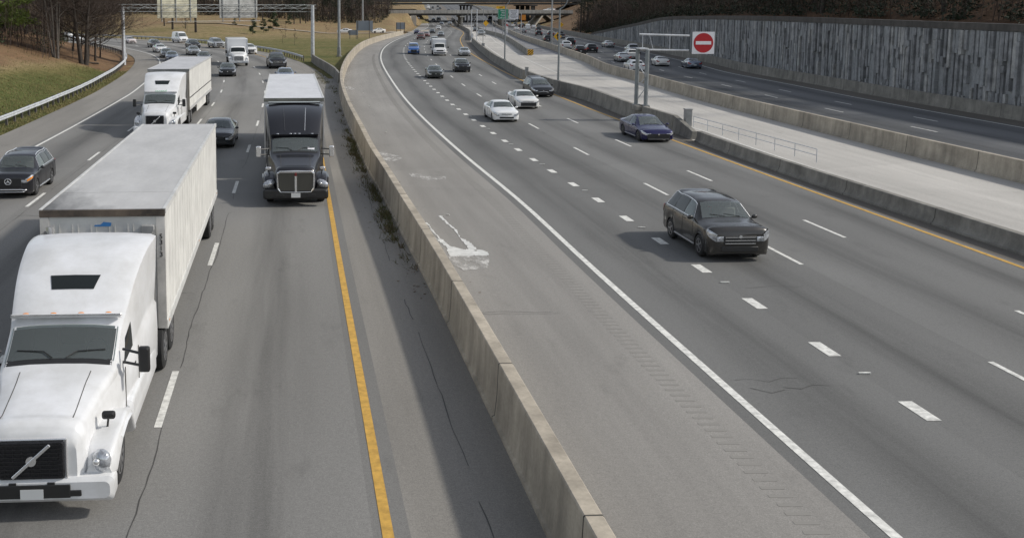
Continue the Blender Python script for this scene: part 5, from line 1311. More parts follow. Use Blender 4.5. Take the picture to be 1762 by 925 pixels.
def box_van():
    L = 7.0; P = []; Y0 = -L/2
    rows = [(0,.80,.36,.92,.98,.74),(.07,.92,.30,1.04,1.10,.84),(.45,1.0,.28,1.12,1.22,.88),(.95,1.01,.28,1.16,1.32,.88),(1.08,1.01,.28,1.18,1.36,.87),(1.75,1.01,.28,1.22,2.02,.78),(2.1,1.01,.28,1.23,2.12,.78),(2.6,1.01,.28,1.23,2.12,.78)]
    S = Shell(rows, (.95,), .43, .37, .03); dy = S.L/2-L/2
    def gl(me): me.transform(Matrix.Translation((0, dy, 0))); return me
    P.append(Part('cab', gl(S.body(40).mesh('cab', M['white'], ang=40)), paint=True)); P.append(Part('windscreen', gl(S.glass_top('windscreen', 1.13, 1.7, .95, .93))))
    for sx in (-1, 1):
        P.append(Part('side_window', gl(S.glass_side('side_window', 1.35, 2.3, 1.8, 2.3, sx, .1, .88))))
        P.append(Part('headlight', MB().ell((0, 0, 0), (.16, .08, .09)).mesh('headlight', M['lamp']), (sx*.76, Y0+.08, 1.0)))
        b = MB(); b.rbox((sx*1.36, Y0+1.35, 1.42), (.22, .10, .26), .04); b.tube([(sx*1.0, Y0+1.5, 1.38), (sx*1.28, Y0+1.38, 1.42)], .03, 6); P.append(Part('side_mirror', b.mesh('side_mirror', M['dark'])))
        P.append(Part('wheel', tyre_mesh(.37, .24), (sx*.88, Y0+.95, .37), kids=[Part('rim', rim_mesh(.37, .24))])); P.append(Part('wheel', tyre_mesh(.37, .46), (sx*.86, Y0+5.3, .37), kids=[Part('rim', rim_mesh(.37, .46))]))
    P.append(Part('grille', MB().rbox((0, Y0-.01, .90), (1.1, .05, .22), .04).mesh('grille', M['dark'])))
    P.append(Part('bumper', MB().rbox((0, Y0+.03, .52), (1.9, .18, .20), .05).mesh('bumper', M['rim_d'])))
    P.append(Part('chassis', MB().box((0, Y0+4.4, .55), (.9, 4.6, .2)).mesh('chassis', M['dark'], smooth=False)))
    box_body(P, Y0+2.0, 5.0, 2.12, .82, 2.78)
    KINDS['box_van'] = (P, type('T', (), {'L': L}))
box_van()

PAINT = {'white': (.78,.78,.77), 'pearl': (.72,.71,.68), 'silver': (.42,.43,.44), 'grey': (.17,.175,.18), 'lightgrey': (.34,.35,.355), 'dark': (.035,.037,.041), 'black': (.012,.012,.015), 'navy': (.014,.013,.075),
         'steelblue': (.13,.16,.24), 'blue': (.05,.15,.42), 'brownred': (.20,.055,.04), 'red': (.42,.045,.035), 'green': (.045,.05,.045), 'bluegrey': (.16,.19,.25), 'busblue': (.10,.12,.26), 'rose': (.68,.60,.58), 'deepgrey': (.075,.078,.082), 'graphite': (.045,.042,.038)}
paint_cache = {}
def paint(c):
    if c == 'truck':
        if c not in paint_cache: paint_cache[c] = lined(pm('paint_truck_white', (.72, .725, .735), .34, 0, .4, noise=(1.1, .16, (.60, .60, .59))))
        return paint_cache[c]
    if c not in paint_cache:
        met = .0 if c in ('white', 'pearl', 'black', 'red', 'rose') else .45
        paint_cache[c] = lined(pm('paint_'+c, PAINT[c], .26 if met else .3, met, .5 if sum(PAINT[c]) < .2 else .9))
    return paint_cache[c]
mesh_cache = {}
def vehicle(name, kind, c, front, heading, scale, label, cat, group=None, rear=False, kz=1.):
    """front: ground point under the middle of the front (or rear) bumper; heading: unit vector of travel"""
    P, S = KINDS[kind]; hx, hy = heading; L = S.L*scale*(.90 if 'suv' in kind else 1.); sg = 1 if rear else -1
    loc = (front[0]+sg*hx*L/2, front[1]+sg*hy*L/2, front[2])
    root = empty(name, loc, math.atan2(hy, hx) + math.pi/2, label, cat, group); ky = .90 if 'suv' in kind else 1.; root.scale = (scale, scale*ky, scale*kz)
    def put(p, par):
        me = p.mesh
        if p.paint:
            k = (kind, c, p.mesh.name)
            if k not in mesh_cache: mesh_cache[k] = me.copy(); mesh_cache[k].materials[0] = paint(c)
            me = mesh_cache[k]
        o = link(p.name, me, par, p.loc)
        if p.label: o['label'] = p.label
        for q_ in p.kids: put(q_, o)
    for p in P: put(p, root)
    return root

def tan_f(f, y):
    t = np.array([float(f(y-1)-f(y+1)), -2.0]); return t/np.linalg.norm(t)      # towards the camera
def heading_at(road, x, y):
    if road == 'L':
        i = int(np.argmin((WL[:, 0]+8*_nor[:, 0]-x)**2+(WL[:, 1]+8*_nor[:, 1]-y)**2)); return -_tan[i]
    if road == 'R':
        t = (x-float(xE(y)))/max(1e-3, float(xY(y)-xE(y))); return tan_f(lambda v: xE(v)*(1-t)+xY(v)*t, y)
    if road == 'H': return tan_f(xD, y)
    return -tan_f(xB, y)
GP = {'L': 'cars and lorries coming along the left road', 'R': 'cars and vans coming along the right road', 'H': 'vehicles on the pale concrete lanes', 'F': 'cars driving away on the far highway'}
V = [  # name, kind, colour, u, v, road, scale, label, category
 ('parked','luxury_suv','black',15,338,'L',1.0,'black SUV with chrome roof rails and a star emblem, at the left edge','suv'),
 ('semi_truck','black_semi','black',509,341.5,'L',1.03,'black sleeper semi truck with a chrome framed grille and a pale trailer','semi truck'),
 ('semi_truck','lettered_semi','truck',267,228,'L',1.03,'white semi truck with small green lettering above the windscreen and a diagonal grille bar','semi truck'),
 ('sedan','sedan','dark',372,253,'L',1.10,'dark grey sedan half hidden behind the near white trailer, left of the black semi','car'),
 ('suv','suv','silver',339,149,'L',1.08,'silver SUV peeking out behind the trailer of the white lettered semi','suv'),
 ('sedan','sedan','dark',391.5,131,'L',1.10,'dark sedan with bright headlights straight in front of the white box truck','car'),
 ('box_truck','box_truck','white',411,111,'L',1.10,'white box truck with a long hood and tall white cargo box','box truck'),
 ('suv','large_suv','silver',378,82,'L',1.10,'silver high roofed SUV following left behind the white box truck','suv'),
 ('suv','sloped_suv','white',432.5,92.5,'L',1.08,'small white SUV right beside the cargo box of the white box truck','suv'),
 ('pickup','pickup','black',478.5,117.5,'L',1.10,'black pickup with lit headlights near the yellow line ahead of the lawn','pickup'),
 ('sedan','sedan','steelblue',492.5,141,'L',1.08,'steel blue sedan showing only roof and windscreen above the black semi trailer','car'),
 ('van','cargo_van','white',317,73.5,'L',1.02,'tall white cargo van on the far bend below the cream sign back','van'),
 ('suv','suv','deepgrey',269.5,81.5,'L',1.0,'dark grey SUV just behind the white sedan on the far bend','suv'),
 ('sedan','sedan','white',279.5,90,'L',1.05,'white sedan in the leftmost queue of the far bend','car'),
 ('sedan','sedan','deepgrey',288,99,'L',1.05,'dark grey sedan between a white sedan and a silver blue one on the far bend','car'),
 ('sedan','sedan','bluegrey',296.5,105,'L',1.05,'silver blue sedan right above the roof of the lettered semi trailer','car'),
 ('suv','suv','dark',336.5,83,'L',1.05,'dark SUV directly behind a light grey sedan in the middle of the far bend','suv'),
 ('sedan','sedan','lightgrey',336,94.5,'L',1.08,'light grey sedan in the middle lane of the far bend, ahead of a dark SUV','car'),
 ('sedan','sedan','graphite',352,106.5,'L',1.08,'graphite sedan with pale bumper at the upper right corner of the lettered trailer','car'),
 ('sedan','sedan','rose',228,74.5,'L',1.05,'whitish rose sedan passing the left gantry post at the far bend','car'),
 ('sedan','sedan','white',139,70.5,'L',1.0,'white sedan glimpsed between the dark trunks at the left, lower of two','car'),
 ('sedan','sedan','white',123,64,'L',1.0,'tiny white sedan farthest off behind the bare trees at the left','car'),
 ('compact_van','compact_van','blue',712,92.5,'R',1.02,'bright blue compact van in the leftmost lane next to the white box van','van'),
 ('box_van','box_van','white',757,95.5,'R',1.0,'white box van with wide black mirrors beside the blue compact van','van'),
 ('suv','suv','grey',747.5,76.5,'R',1.0,'grey SUV partly hidden behind the white box van','suv'),
 ('sedan','sedan','silver',800.5,96,'R',.98,'silver sedan close to the yellow line behind two dark cars','car'),
 ('suv','sloped_suv','dark',796.5,123.5,'R',1.0,'dark crossover following the dark green sedan one lane over, ahead of the silver sedan','car'),
 ('sedan','sedan','green',750,134.5,'R',1.0,'dark green sedan driving along the wide dotted line','car'),
 ('sedan','compact_sedan','white',872,208.5,'R',1.03,'bright white sedan with a narrow dark mouth, foremost of the three close together','car'),
 ('sedan','wide_mouth_sedan','pearl',909.5,186,'R',1.02,'silver white sedan with wide black lower grille, between white sedan and black minivan','car'),
 ('minivan','minivan','black',935,166,'R',1.0,'black minivan with a curved chrome strip beside the yellow line','minivan'),
 ('electric_car','crossover_fastback','navy',1133,243,'R',1.03,'violet blue fastback crossover with silver sill beside the twin column mast','car'),
 ('suv','suv','graphite',1272,446,'R',1.06,'dark shiny SUV with silver lower trim, nearest on the right road','suv'),
 ('sedan','sedan','navy',717,58.5,'R',1.0,'tiny dark blue car nearest the edge line ahead of the bridge','car'),
 ('sedan','sedan','brownred',733,63.5,'R',1.0,'small brownish red sedan right of another one, ahead of the bridge','car'),
 ('pickup','pickup','brownred',723.5,67.8,'R',.92,'small rust red pickup, foremost of the reddish vehicles ahead of the bridge','pickup'),
 ('sedan','sedan','black',743.5,57.5,'R',1.0,'small black sedan behind the reddish sedan and in front of a white SUV','car'),
 ('suv','suv','white',754.5,51.5,'R',1.0,'small white SUV just out of the shadow of the near overpass','suv'),
 ('sedan','sedan','grey',758.5,63.2,'R',1.0,'small grey sedan beside the grey SUV and behind the white box van','car'),
 ('box_truck','box_van','red',718.5,38.8,'R',1.05,'red truck in the shade at the left end of the near overpass','truck'),
 ('suv','suv','silver',774,43.3,'R',1.05,'silver SUV coming out under the middle of the near overpass','suv'),
 ('sedan','sedan','bluegrey',760,42.3,'R',1.0,'bluish grey sedan left of the silver SUV under the near overpass','car'),
 ('suv','suv','black',755,34.8,'R',1.3,'black SUV in the shaded strip beyond the near overpass','suv'),
 ('sedan','sedan','dark',746,35.2,'R',1.1,'dark sedan left of the black SUV in the shaded strip','car'),
 ('suv','suv','black',726,28.6,'R',1.3,'dark speck of a car right below the near overpass, leftmost of three','suv'),
 ('suv','suv','dark',753,28.4,'R',1.3,'dark speck of a car right below the near overpass, middle of three','suv'),
 ('suv','suv','black',772,28.8,'R',1.3,'dark speck of a car right below the near overpass, rightmost of three','suv'),
 ('suv','suv','silver',828,62,'H',1.05,'silver blue SUV alone on the pale concrete lanes','suv'),
 ('sedan','sedan','black',818.5,54.5,'H',1.0,'black car following the silver blue SUV on the pale concrete lanes','car'),
 ('van','cargo_van','busblue',843.5,37,'H',1.25,'blue bus like van under the near overpass behind the yellow diamond','van'),
 ('suv','sloped_suv','white',1097,123.5,'F',1.0,'white SUV nearest the long plain barrier on the far highway','suv'),
 ('sedan','sedan','pearl',1141,113.5,'F',1.0,'pearl white sedan right of the twin column mast on the far highway','car'),
 ('sedan','sedan','silver',1075.5,106.2,'F',1.02,'silver sedan two lengths ahead of the white SUV on the far highway','car'),
 ('suv','suv','pearl',1089.5,101.3,'F',1.0,'pearl white SUV with red tail lamps between silver sedan and silver pickup','suv'),
 ('pickup','pickup','silver',1094,92.5,'F',.92,'silver pickup below the retaining wall on the far highway','pickup'),
 ('sedan','sedan','silver',1050,81.5,'F',1.0,'silver sedan alone in the far right lane below the start of the retaining wall','car'),
 ('suv','suv','black',1019.5,90,'F',1.0,'boxy black SUV in the middle lane right of another black one','suv'),
 ('suv','sloped_suv','black',999.5,93,'F',1.0,'black SUV showing above the plain barrier, left of the boxy one','suv'),
 ('sedan','sedan','bluegrey',1196,117.5,'F',1.0,'blue grey sedan at the right under the red disc sign','car'),
 ('suv','suv','white',975.5,84,'F',1.0,'small white SUV above the plain barrier right of the lamp pole','suv'),
 ('suv','suv','dark',982.5,77,'F',1.0,'dark SUV directly in front of the small white one','suv'),
 ('suv','large_suv','black',943.5,72,'F',.92,'black SUV with a pale roof edge beside the tall plain light mast','suv'),
 ('pickup','pickup','black',965.5,66,'F',1.0,'black pickup half hidden by the large yellow diamond','pickup'),
 ('suv','suv','deepgrey',948,62.2,'F',.95,'dark grey SUV just above the black SUV at the light mast','suv'),
 ('suv','suv','black',927.5,61.5,'F',1.0,'black SUV with shining rear window left of the tall plain light mast','suv'),
 ('suv','large_suv','dark',927,54.5,'F',.95,'dark SUV farther up the lane from the black one left of the light mast','suv'),
 ('sedan','sedan','white',889.5,52.5,'F',1.0,'white sedan in the bright far queue left of the orange sign post','car'),
 ('sedan','sedan','grey',901,57,'F',1.0,'grey sedan at the barrier just right of the orange sign post','car'),
 ('suv','suv','dark',896,47.8,'F',1.0,'dark SUV behind the orange sign post in the far queue','suv'),
 ('van','cargo_van','white',908.5,51,'F',.9,'white van right of the orange sign post in the far queue','van'),
 ('sedan','sedan','pearl',882.5,46.5,'F',1.0,'pale sedan at the far end of the queue beneath the white notice','car'),
 ('suv','suv','black',871,43,'F',1.0,'black car near the delineator posts under the green sign','suv'),
 ('sedan','sedan','silver',899.5,44.6,'F',1.0,'silver sedan at the dim far end of the queue, right of the white notice posts','car'),
 ('sedan','sedan','white',919,48.5,'F',1.0,'white sedan alone in the lane ahead of the dark SUV beyond the orange sign','car'),
 ('suv','suv','grey',887,44,'F',1.0,'grey SUV in the dim far end of the queue below the white notice','suv'),
 ('suv','suv','black',913,42.5,'F',1.2,'dark car in the shade beneath the right part of the near overpass','suv'),
]
NM = {'suv': 'suv', 'parked': 'suv'}
for name, kind, c, u, v, road, sc, label, cat in V:
    zc = .34 if 'semi' in kind else (.25 if kind == 'box_truck' else .10)
    P0 = G(u, v); p = G(u, v, P0[2] + zc); p[2] = float(zr(p[1])) + .012
    vehicle(NM.get(name, name), kind, c, p, np.array([.0600, -.9982]) if u == 509 else heading_at(road, p[0], p[1]), sc, label, cat, GP[road], rear=(road == 'F'), kz=1. if 'semi' in kind else .95 if u == 1272 else {'L': .90, 'R': .88 if p[1] < 100 else .92, 'H': .92, 'F': .87}[road])
# the near white lorry, placed by its trailer roof
f0 = np.array([-5.40, 22.3]); f1 = np.array([-6.35, 38.5]); hd = (f0-f1)/np.linalg.norm(f0-f1)
vehicle('semi_truck', 'white_semi', 'truck', (*(f0 + hd*6.7), .012), hd, 1.0, 'nearest white semi truck with 5313 on its trailer corner and a soot stained roof', 'semi truck', GP['L'])
# beyond the bridges, on the deck, and on the ramp
for k, (u, yv, c, kind, lab) in enumerate(((735.5, 900, 'white', 'cargo_van', 'white van far beyond the overpasses in the second lane'), (743.5, 905, 'dark', 'suv', 'dark car far beyond the overpasses right of the white van'), (739.5, 800, 'black', 'suv', 'black car seen just above the parapet of the near overpass'), (756, 860, 'dark', 'suv', 'dark car far beyond the overpasses near the slanting barrier'), (752.5, 1000, 'black', 'suv', 'farthest black car beyond both overpasses'))):
    x = (u-600)/1780*yv; vehicle('van' if kind == 'cargo_van' else 'suv', kind, c, (x, yv, float(zr(yv))+.01), heading_at('R', x, yv), 1.3, lab, 'van' if kind == 'cargo_van' else 'suv', GP['R'])
vehicle('sedan', 'sedan', 'pearl', (85.4, 457, 4.80), (-1, 0), 1.1, 'pale sedan crossing the near overpass at its right end', 'car')
for x, c, hx, lab in ((-3.6, 'white', -1, 'white sedan on the ramp behind the tall light mast'), (7.0, 'pearl', -1, 'pale sedan on the ramp right of the large board back')):
    y = float(np.interp(x, ry[:, 0], ry[:, 1])); j = int(np.argmin((ry[:, 0]-x)**2)); t = -(ry[j+1]-ry[j-1]); t /= np.linalg.norm(t)
    vehicle('sedan', 'sedan', c, (x, y, max(tz(x, y), tz(x+3, y))+.14), t, 1.0, lab, 'car')
# ------------------------------------------------------------------ trees
def limb(b, pts, rad, n):
    secs = []
    for i, p in enumerate(pts):
        d_ = (pts[min(i+1, len(pts)-1)] - pts[max(i-1, 0)]).normalized(); q_ = Vector((1, 0, 0)) if abs(d_.x) < .8 else Vector((0, 1, 0))
        e1 = d_.cross(q_).normalized(); e2 = d_.cross(e1)
        secs.append([p + e1*(rad[i]*math.cos(2*math.pi*k/n)) + e2*(rad[i]*math.sin(2*math.pi*k/n)) for k in range(n)])
    b.loft(secs, caps=False)
def bare_tree(seed, h, r, stems=1, lean=0., low=.18, spread=1., twigs=1., bark='bark', twig='twig'):
    """leafless broadleaf: trunk with limbs, and a crown of fine twigs"""
    g = random.Random(seed); T = MB(); C = MB()
    def ribbon_(p, d_, l, w_):
        q_ = Vector((g.gauss(0, 1), g.gauss(0, 1), g.gauss(0, 1))); n = d_.cross(q_)
        if n.length < 1e-4: return
        n = n.normalized()*w_; mid = p + d_*l*.55 + Vector((g.gauss(0, .06), g.gauss(0, .06), g.gauss(.02, .06)))*l; e = p + d_*l + Vector((0, 0, .10*l))
        C.add([p-n, p+n, mid+n*.6, mid-n*.6, e], [(0, 1, 2, 3), (3, 2, 4)])
    def grow(p, d_, l, r_, lev):
        k = 4 if lev < 2 else 3; pts = [p]; rad = [r_]; q_ = p; dd = d_.copy()
        for i in range(k):
            dd = (dd + Vector((g.gauss(0, .16), g.gauss(0, .16), g.gauss(.05, .10)))).normalized(); q_ = q_ + dd*l/k; pts.append(q_); rad.append(max(.006, r_*(1-.72*(i+1)/k)))
        if lev < 3: limb(T if lev < 2 else C, pts, rad, 6 if lev == 0 else 4)
        else: ribbon_(p, d_, l, .013)
        if lev >= 3:
            for _ in range(int(3*twigs)):
                t = g.random(); s_ = (d_ + Vector((g.gauss(0, .55), g.gauss(0, .55), g.gauss(.1, .4)))).normalized(); ribbon_(p + d_*l*t, s_, l*g.uniform(.35, .7), .009)
            return
        nc = (5, 5, 5)[lev] + (2 if twigs > 1.9 else 0)
        for i in range(nc if lev else 0):
            t = g.uniform(.25, 1.); j = min(int(t*k), k-1); base = pts[j].lerp(pts[j+1], t*k-j)
            s_ = (dd*.75 + Vector((g.gauss(0, .55), g.gauss(0, .55), g.gauss(.12, .35)))).normalized(); grow(base, s_, l*g.uniform(.45, .68), rad[j]*.6, lev+1)
    for s0 in range(stems):
        a = 2*math.pi*s0/max(1, stems) + g.random(); base = Vector((.25*math.cos(a), .25*math.sin(a), -.3)) if stems > 1 else Vector((0, 0, -.3))
        hh = h*g.uniform(.85, 1.); n = 9; pts = [base]; rad = [r*1.25]; dd = Vector((lean + (.10*math.cos(a) if stems > 1 else 0), .10*math.sin(a) if stems > 1 else 0, 1)).normalized()
        for i in range(n):
            dd = (dd + Vector((g.gauss(0, .035), g.gauss(0, .035), .04))).normalized(); pts.append(pts[-1] + dd*hh/n); rad.append(r*(1-.86*(i+1)/n)*(1.0 if i else 1.05))
        limb(T, pts, rad, 8)
        m = int(13*twigs) if stems == 1 else int(9*twigs)
        for i in range(m):
            t = low + (1-low)*(i+g.random())/m; j = min(int(t*n), n-1); p = pts[j].lerp(pts[j+1], t*n-j); a2 = g.random()*6.28; up = .25 + .55*t
            grow(p, Vector((math.cos(a2), math.sin(a2), up)).normalized(), hh*spread*g.uniform(.22, .36)*(1.25-t*.7), rad[j]*.45, 1)
    return [('trunk', T.mesh('trunk', M[bark], ang=80)), ('crown', C.mesh('crown', M[twig], smooth=False))]
def pine(seed, h, r, low=.3, rad=.22, needle='needle', dens=1., size=.34):
    g = random.Random(seed); T = MB(); C = MB(); n = 8
    pts = [Vector((g.gauss(0, .05)*i*h/16, g.gauss(0, .05)*i*h/16, -.3 + (h+.3)*i/n)) for i in range(n+1)]; limb(T, pts, [r*(1.1-.98*i/n) for i in range(n+1)], 8)
    m = int(h*4.2)
    for i in range(m):
        t = low + (1-low)*(i+g.random())/m; z = h*t; a = g.random()*6.28; R_ = h*rad*(1.05-t)*g.uniform(.65, 1.15)/(1-low*.6) + .25
        d_ = Vector((math.cos(a), math.sin(a), .22 - .25*(1-t))); p0 = Vector((0, 0, z)); limb(T, [p0, p0+d_*R_*.5, p0+d_*R_+Vector((0, 0, .12*R_))], [.035*(1.2-t)+.01, .025*(1.2-t)+.006, .006], 4)
        for k in range(int(max(5, R_*13)*dens)):
            u = g.uniform(.25, 1.05)**.8; c = p0 + d_*R_*u + Vector((g.gauss(0, .20), g.gauss(0, .20), g.gauss(.06, .14)))*(.5+R_*.22); s_ = size*g.uniform(.5, 1.1)
            for _ in range(3):
                e = Vector((g.gauss(0, 1), g.gauss(0, 1), g.gauss(.25, .7))).normalized()*s_; f_ = e.cross(Vector((g.gauss(0, 1), g.gauss(0, 1), g.gauss(0, 1)))).normalized()*s_*.16
                C.add([c-f_, c+f_, c+e], [(0, 1, 2)])
    return [('trunk', T.mesh('trunk', M['bark'], ang=80)), ('crown', C.mesh('crown', M[needle], smooth=False))]
def tree(name, parts, x, y, label, cat='tree', group=None, sc=1., rz=None, z=None, lean=0.):
    z = tz(x, y) if z is None else z; r_ = empty(name, (x, y, z-.05), rnd.random()*6.28 if rz is None else rz, label, cat, group); r_.scale = (sc, sc, sc*rnd.uniform(.95, 1.08))
    if lean: r_.rotation_euler = (0, lean, 0)
    for n, me in parts: link(n, me, r_)
    return r_
BT = [bare_tree(1, 15, .20), bare_tree(2, 13, .16, spread=1.15), bare_tree(3, 16, .22, low=.25), bare_tree(4, 12, .14, low=.12, spread=.9)]
BG = [bare_tree(21, 14, .16, twig='twig_g', bark='bark_p'), bare_tree(22, 16, .19, twig='twig_g', low=.15)]
PN = [pine(5, 17, .24, .28, .20, 'needle_d'), pine(6, 15, .2, .15, .22, 'needle_d'), pine(7, 19, .26, .4, .18, 'needle')]
YP = [pine(8, 3.2, .05, .12, .30, 'needle', 6, .30), pine(9, 2.8, .045, .1, .32, 'needle', 6, .28)]
SAP = [bare_tree(11, 4.2, .035, low=.3, spread=.7, twigs=.5), bare_tree(12, 3.6, .03, low=.35, spread=.6, twigs=.5)]
MULTI = bare_tree(31, 15, .12, stems=5, low=.30, bark='bark_p', twigs=1.1)
BIGB = bare_tree(32, 15, .28, stems=2, low=.16, spread=1.3, twigs=2.0); FAN = bare_tree(33, 12, .15, lean=.10, low=.2, spread=1.5, twigs=2.3)
THIN = bare_tree(34, 12, .07, low=.45, spread=.5, twigs=.5, bark='bark_p')

def ground_hit(u, v):
    """where the sight line through a pixel meets the terrain"""
    d_ = ray(u, v); lo = 40.
    ts = np.arange(40, 420, 1.0); P = np.stack([d_[0]*ts, d_[1]*ts, H+d_[2]*ts], 1); zt = terrain(P[:, 0], P[:, 1])[0]
    k = np.argmax(P[:, 2] < zt)
    return P[k] if P[k, 2] < zt[k] else P[-1]
def at_px(name, parts, u, v, label, **k):
    p = ground_hit(u, v); return tree(name, parts, p[0], p[1], label, **k)
# the grove on the left bank
at_px('bare_tree', MULTI, 96, 101, 'leafless tree of several thin pale stems, left of the big dark one')
at_px('bare_tree', BIGB, 144, 111, 'large dark leafless tree with a thick forked trunk on the brown bank')
at_px('bare_tree', FAN, 151, 109, 'dark leafless tree leaning beside the thick forked trunk, its twigs fanning over the road', rz=0)
at_px('bare_tree', FAN, 138, 97, 'leafless tree with spreading brown twigs just behind the big dark forked trunk', rz=.5, sc=.9)
at_px('bare_tree', FAN, 172, 99, 'leafless tree at the back of the grove whose twigs hang over the guardrail', rz=-.3, sc=.75)
at_px('bare_tree', BT[1], 164, 106, 'slanting dark leafless tree near the guardrail, rightmost of the grove', rz=.4, sc=.9)
at_px('bare_tree', FAN, 125, 89, 'slanting leafless tree behind the big dark trunk on the brown bank', rz=.2, sc=.95)
at_px('bare_tree', THIN, 76.5, 91, 'single thin leafless sapling left of the pale multi stemmed tree')
at_px('bare_tree', THIN, 126, 100, 'short thin sapling between the pale stems and the big dark trunk', sc=.45)
p = ground_hit(8, 72); tree('pine_tree', pine(41, 14, .22, .13, .36, 'needle_b', 2.8, .5), p[0]-1.2, p[1], 'bushy green pine at the top left corner of the grassy bank')
at_px('shrub', pine(42, 2.6, .04, .05, .34, 'needle_l', 2.4, .26), 25, 66, 'small yellow green shrub under the pine on the left bank', cat='shrub')
at_px('shrub', pine(43, 2.0, .05, .05, .36, 'needle_d', 2.0, .26), 4, 71, 'dark green shrub at the foot of the pine on the left bank', cat='shrub')
b = MB(); p = ground_hit(159, 110); b.cyl((p[0]-.6, p[1], p[2]+.12), (p[0]+.9, p[1]-.3, p[2]+.06), .10, n=8)
tag(b.build('fallen_log', M['bark_p']), 'short grey fallen log lying on the leaf litter below the slanting trees', 'log')
# woods behind the left bank
k = 0
for i in range(92):
    y = rnd.uniform(128, 245); x = -(y*.235) - rnd.uniform(7, 62)
    o_, s_ = sl_off(x, y)
    if o_ > -9: continue
    tree('bare_tree', rnd.choice(BT + BG[1:]), x, y, 'leafless brown tree in the woods behind the grassy bank at the top left', group='leafless woods behind the left bank', sc=rnd.uniform(.8, 1.1)); k += 1
# trees around the lawn
for u, v, prt, sc, lab in ((283, 45, BG[1], 1.1, 'leafless tree left of the cream sign back, behind the far bend'), (297, 51, PN[2], 1.15, 'thick dark trunked pine under the cream sign back, left of two'), (337, 56, PN[2], 1.25, 'thickest dark trunked pine under the cream sign back, right of two'), (319, 50, BT[3], .8, 'small many branched bare tree between the two thick trunks under the cream sign'), (322, 57, SAP[0], 1.3, 'thin bare sapling in front of the thick trunks under the cream sign'),
    (435, 60, YP[0], 1.35, 'young green pine on the lawn, leftmost of three right of the grey sign back'), (453, 56, YP[1], 1.3, 'young green pine on the lawn, middle of three right of the grey sign back'), (470, 52.5, YP[0], 1.75, 'young green pine on the lawn, largest of three right of the grey sign back'), (404, 44, YP[1], .8, 'tiny young pine on the lawn under the grey sign back'), (497, 43, YP[1], 1.1, 'small pale bush at the far side of the lawn beside dark pines'),
    (486, 74, SAP[0], 1.0, 'thin bare sapling nearest the guardrail on the lawn, left of two'), (507, 78, SAP[1], 1.05, 'thin bare sapling nearest the guardrail on the lawn, right of two'), (491, 64, SAP[1], 1.2, 'thin bare sapling behind the two nearest the guardrail'), (561, 58.5, SAP[0], .95, 'thin bare sapling on the lawn between gantry post and light mast'), (568, 48, SAP[1], .9, 'faint bare sapling just left of the light mast'),
    (506, 42, PN[1], .85, 'dark pine at the back of the lawn with low boughs, leftmost of a clump'), (517, 41, PN[0], .9, 'dark pine at the back of the lawn, middle of a clump'), (526, 41, PN[1], .85, 'dark pine at the back of the lawn, rightmost of a clump'), (555, 34, PN[0], 1.1, 'dark straight trunked pine behind the lawn, left of the light mast'), (570, 34, PN[2], 1.1, 'dark straight trunked pine behind the lawn, next to the light mast'), (473, 33, BG[0], 1.15, 'pale grey bare tree rising behind the largest young pine'), (452, 36, BT[0], 1.0, 'bare tree with dark trunk behind the young pines at the back of the lawn')):
    at_px('pine_tree' if any(prt is q_ for q_ in PN+YP) else 'bare_tree', prt, u, v, lab, sc=sc)
mix = BT + BG + PN
for i in range(120):
    y = rnd.uniform(372, 470); u = rnd.uniform(120, 690); x = (u-600)/1780*y
    if x > float(xE(y)) - 16: continue
    g_ = rnd.random(); pr = rnd.choice(PN) if (350 < u < 390 or 495 < u < 600 or g_ < .30) else rnd.choice(BT + BG)
    pn = any(pr is q_ for q_ in PN)
    tree('pine_tree' if pn else 'bare_tree', pr, x, y, 'dark pine in the wood behind the lawn' if pn else 'leafless tree in the wood behind the lawn', group='pines in the wood behind the lawn' if pn else 'leafless wood behind the lawn', sc=rnd.uniform(.85, 1.25))
# wooded bank on the right
for i in range(215):
    y = rnd.uniform(70, 330); xw = float(xB(y)) + WALL
    x = xw + 3 + 42*rnd.random()**1.3 if y < 262 else xw + rnd.uniform(10, 60)
    u = 600 + 1780*x/y
    if u > 1900: continue
    if rnd.random() < .25 and 1130 < u < 1200 and x < xw+18: continue
    pr = rnd.choice(PN + PN[:2] + BT); pn = any(pr is q_ for q_ in PN)
    tree('pine_tree' if pn else 'bare_tree', pr, x, y, 'dark evergreen in the wood above the grey retaining wall' if pn else 'dark leafless tree in the wood above the grey retaining wall', group='evergreens above the retaining wall' if pn else 'leafless trees above the retaining wall', sc=rnd.uniform(.8, 1.1))
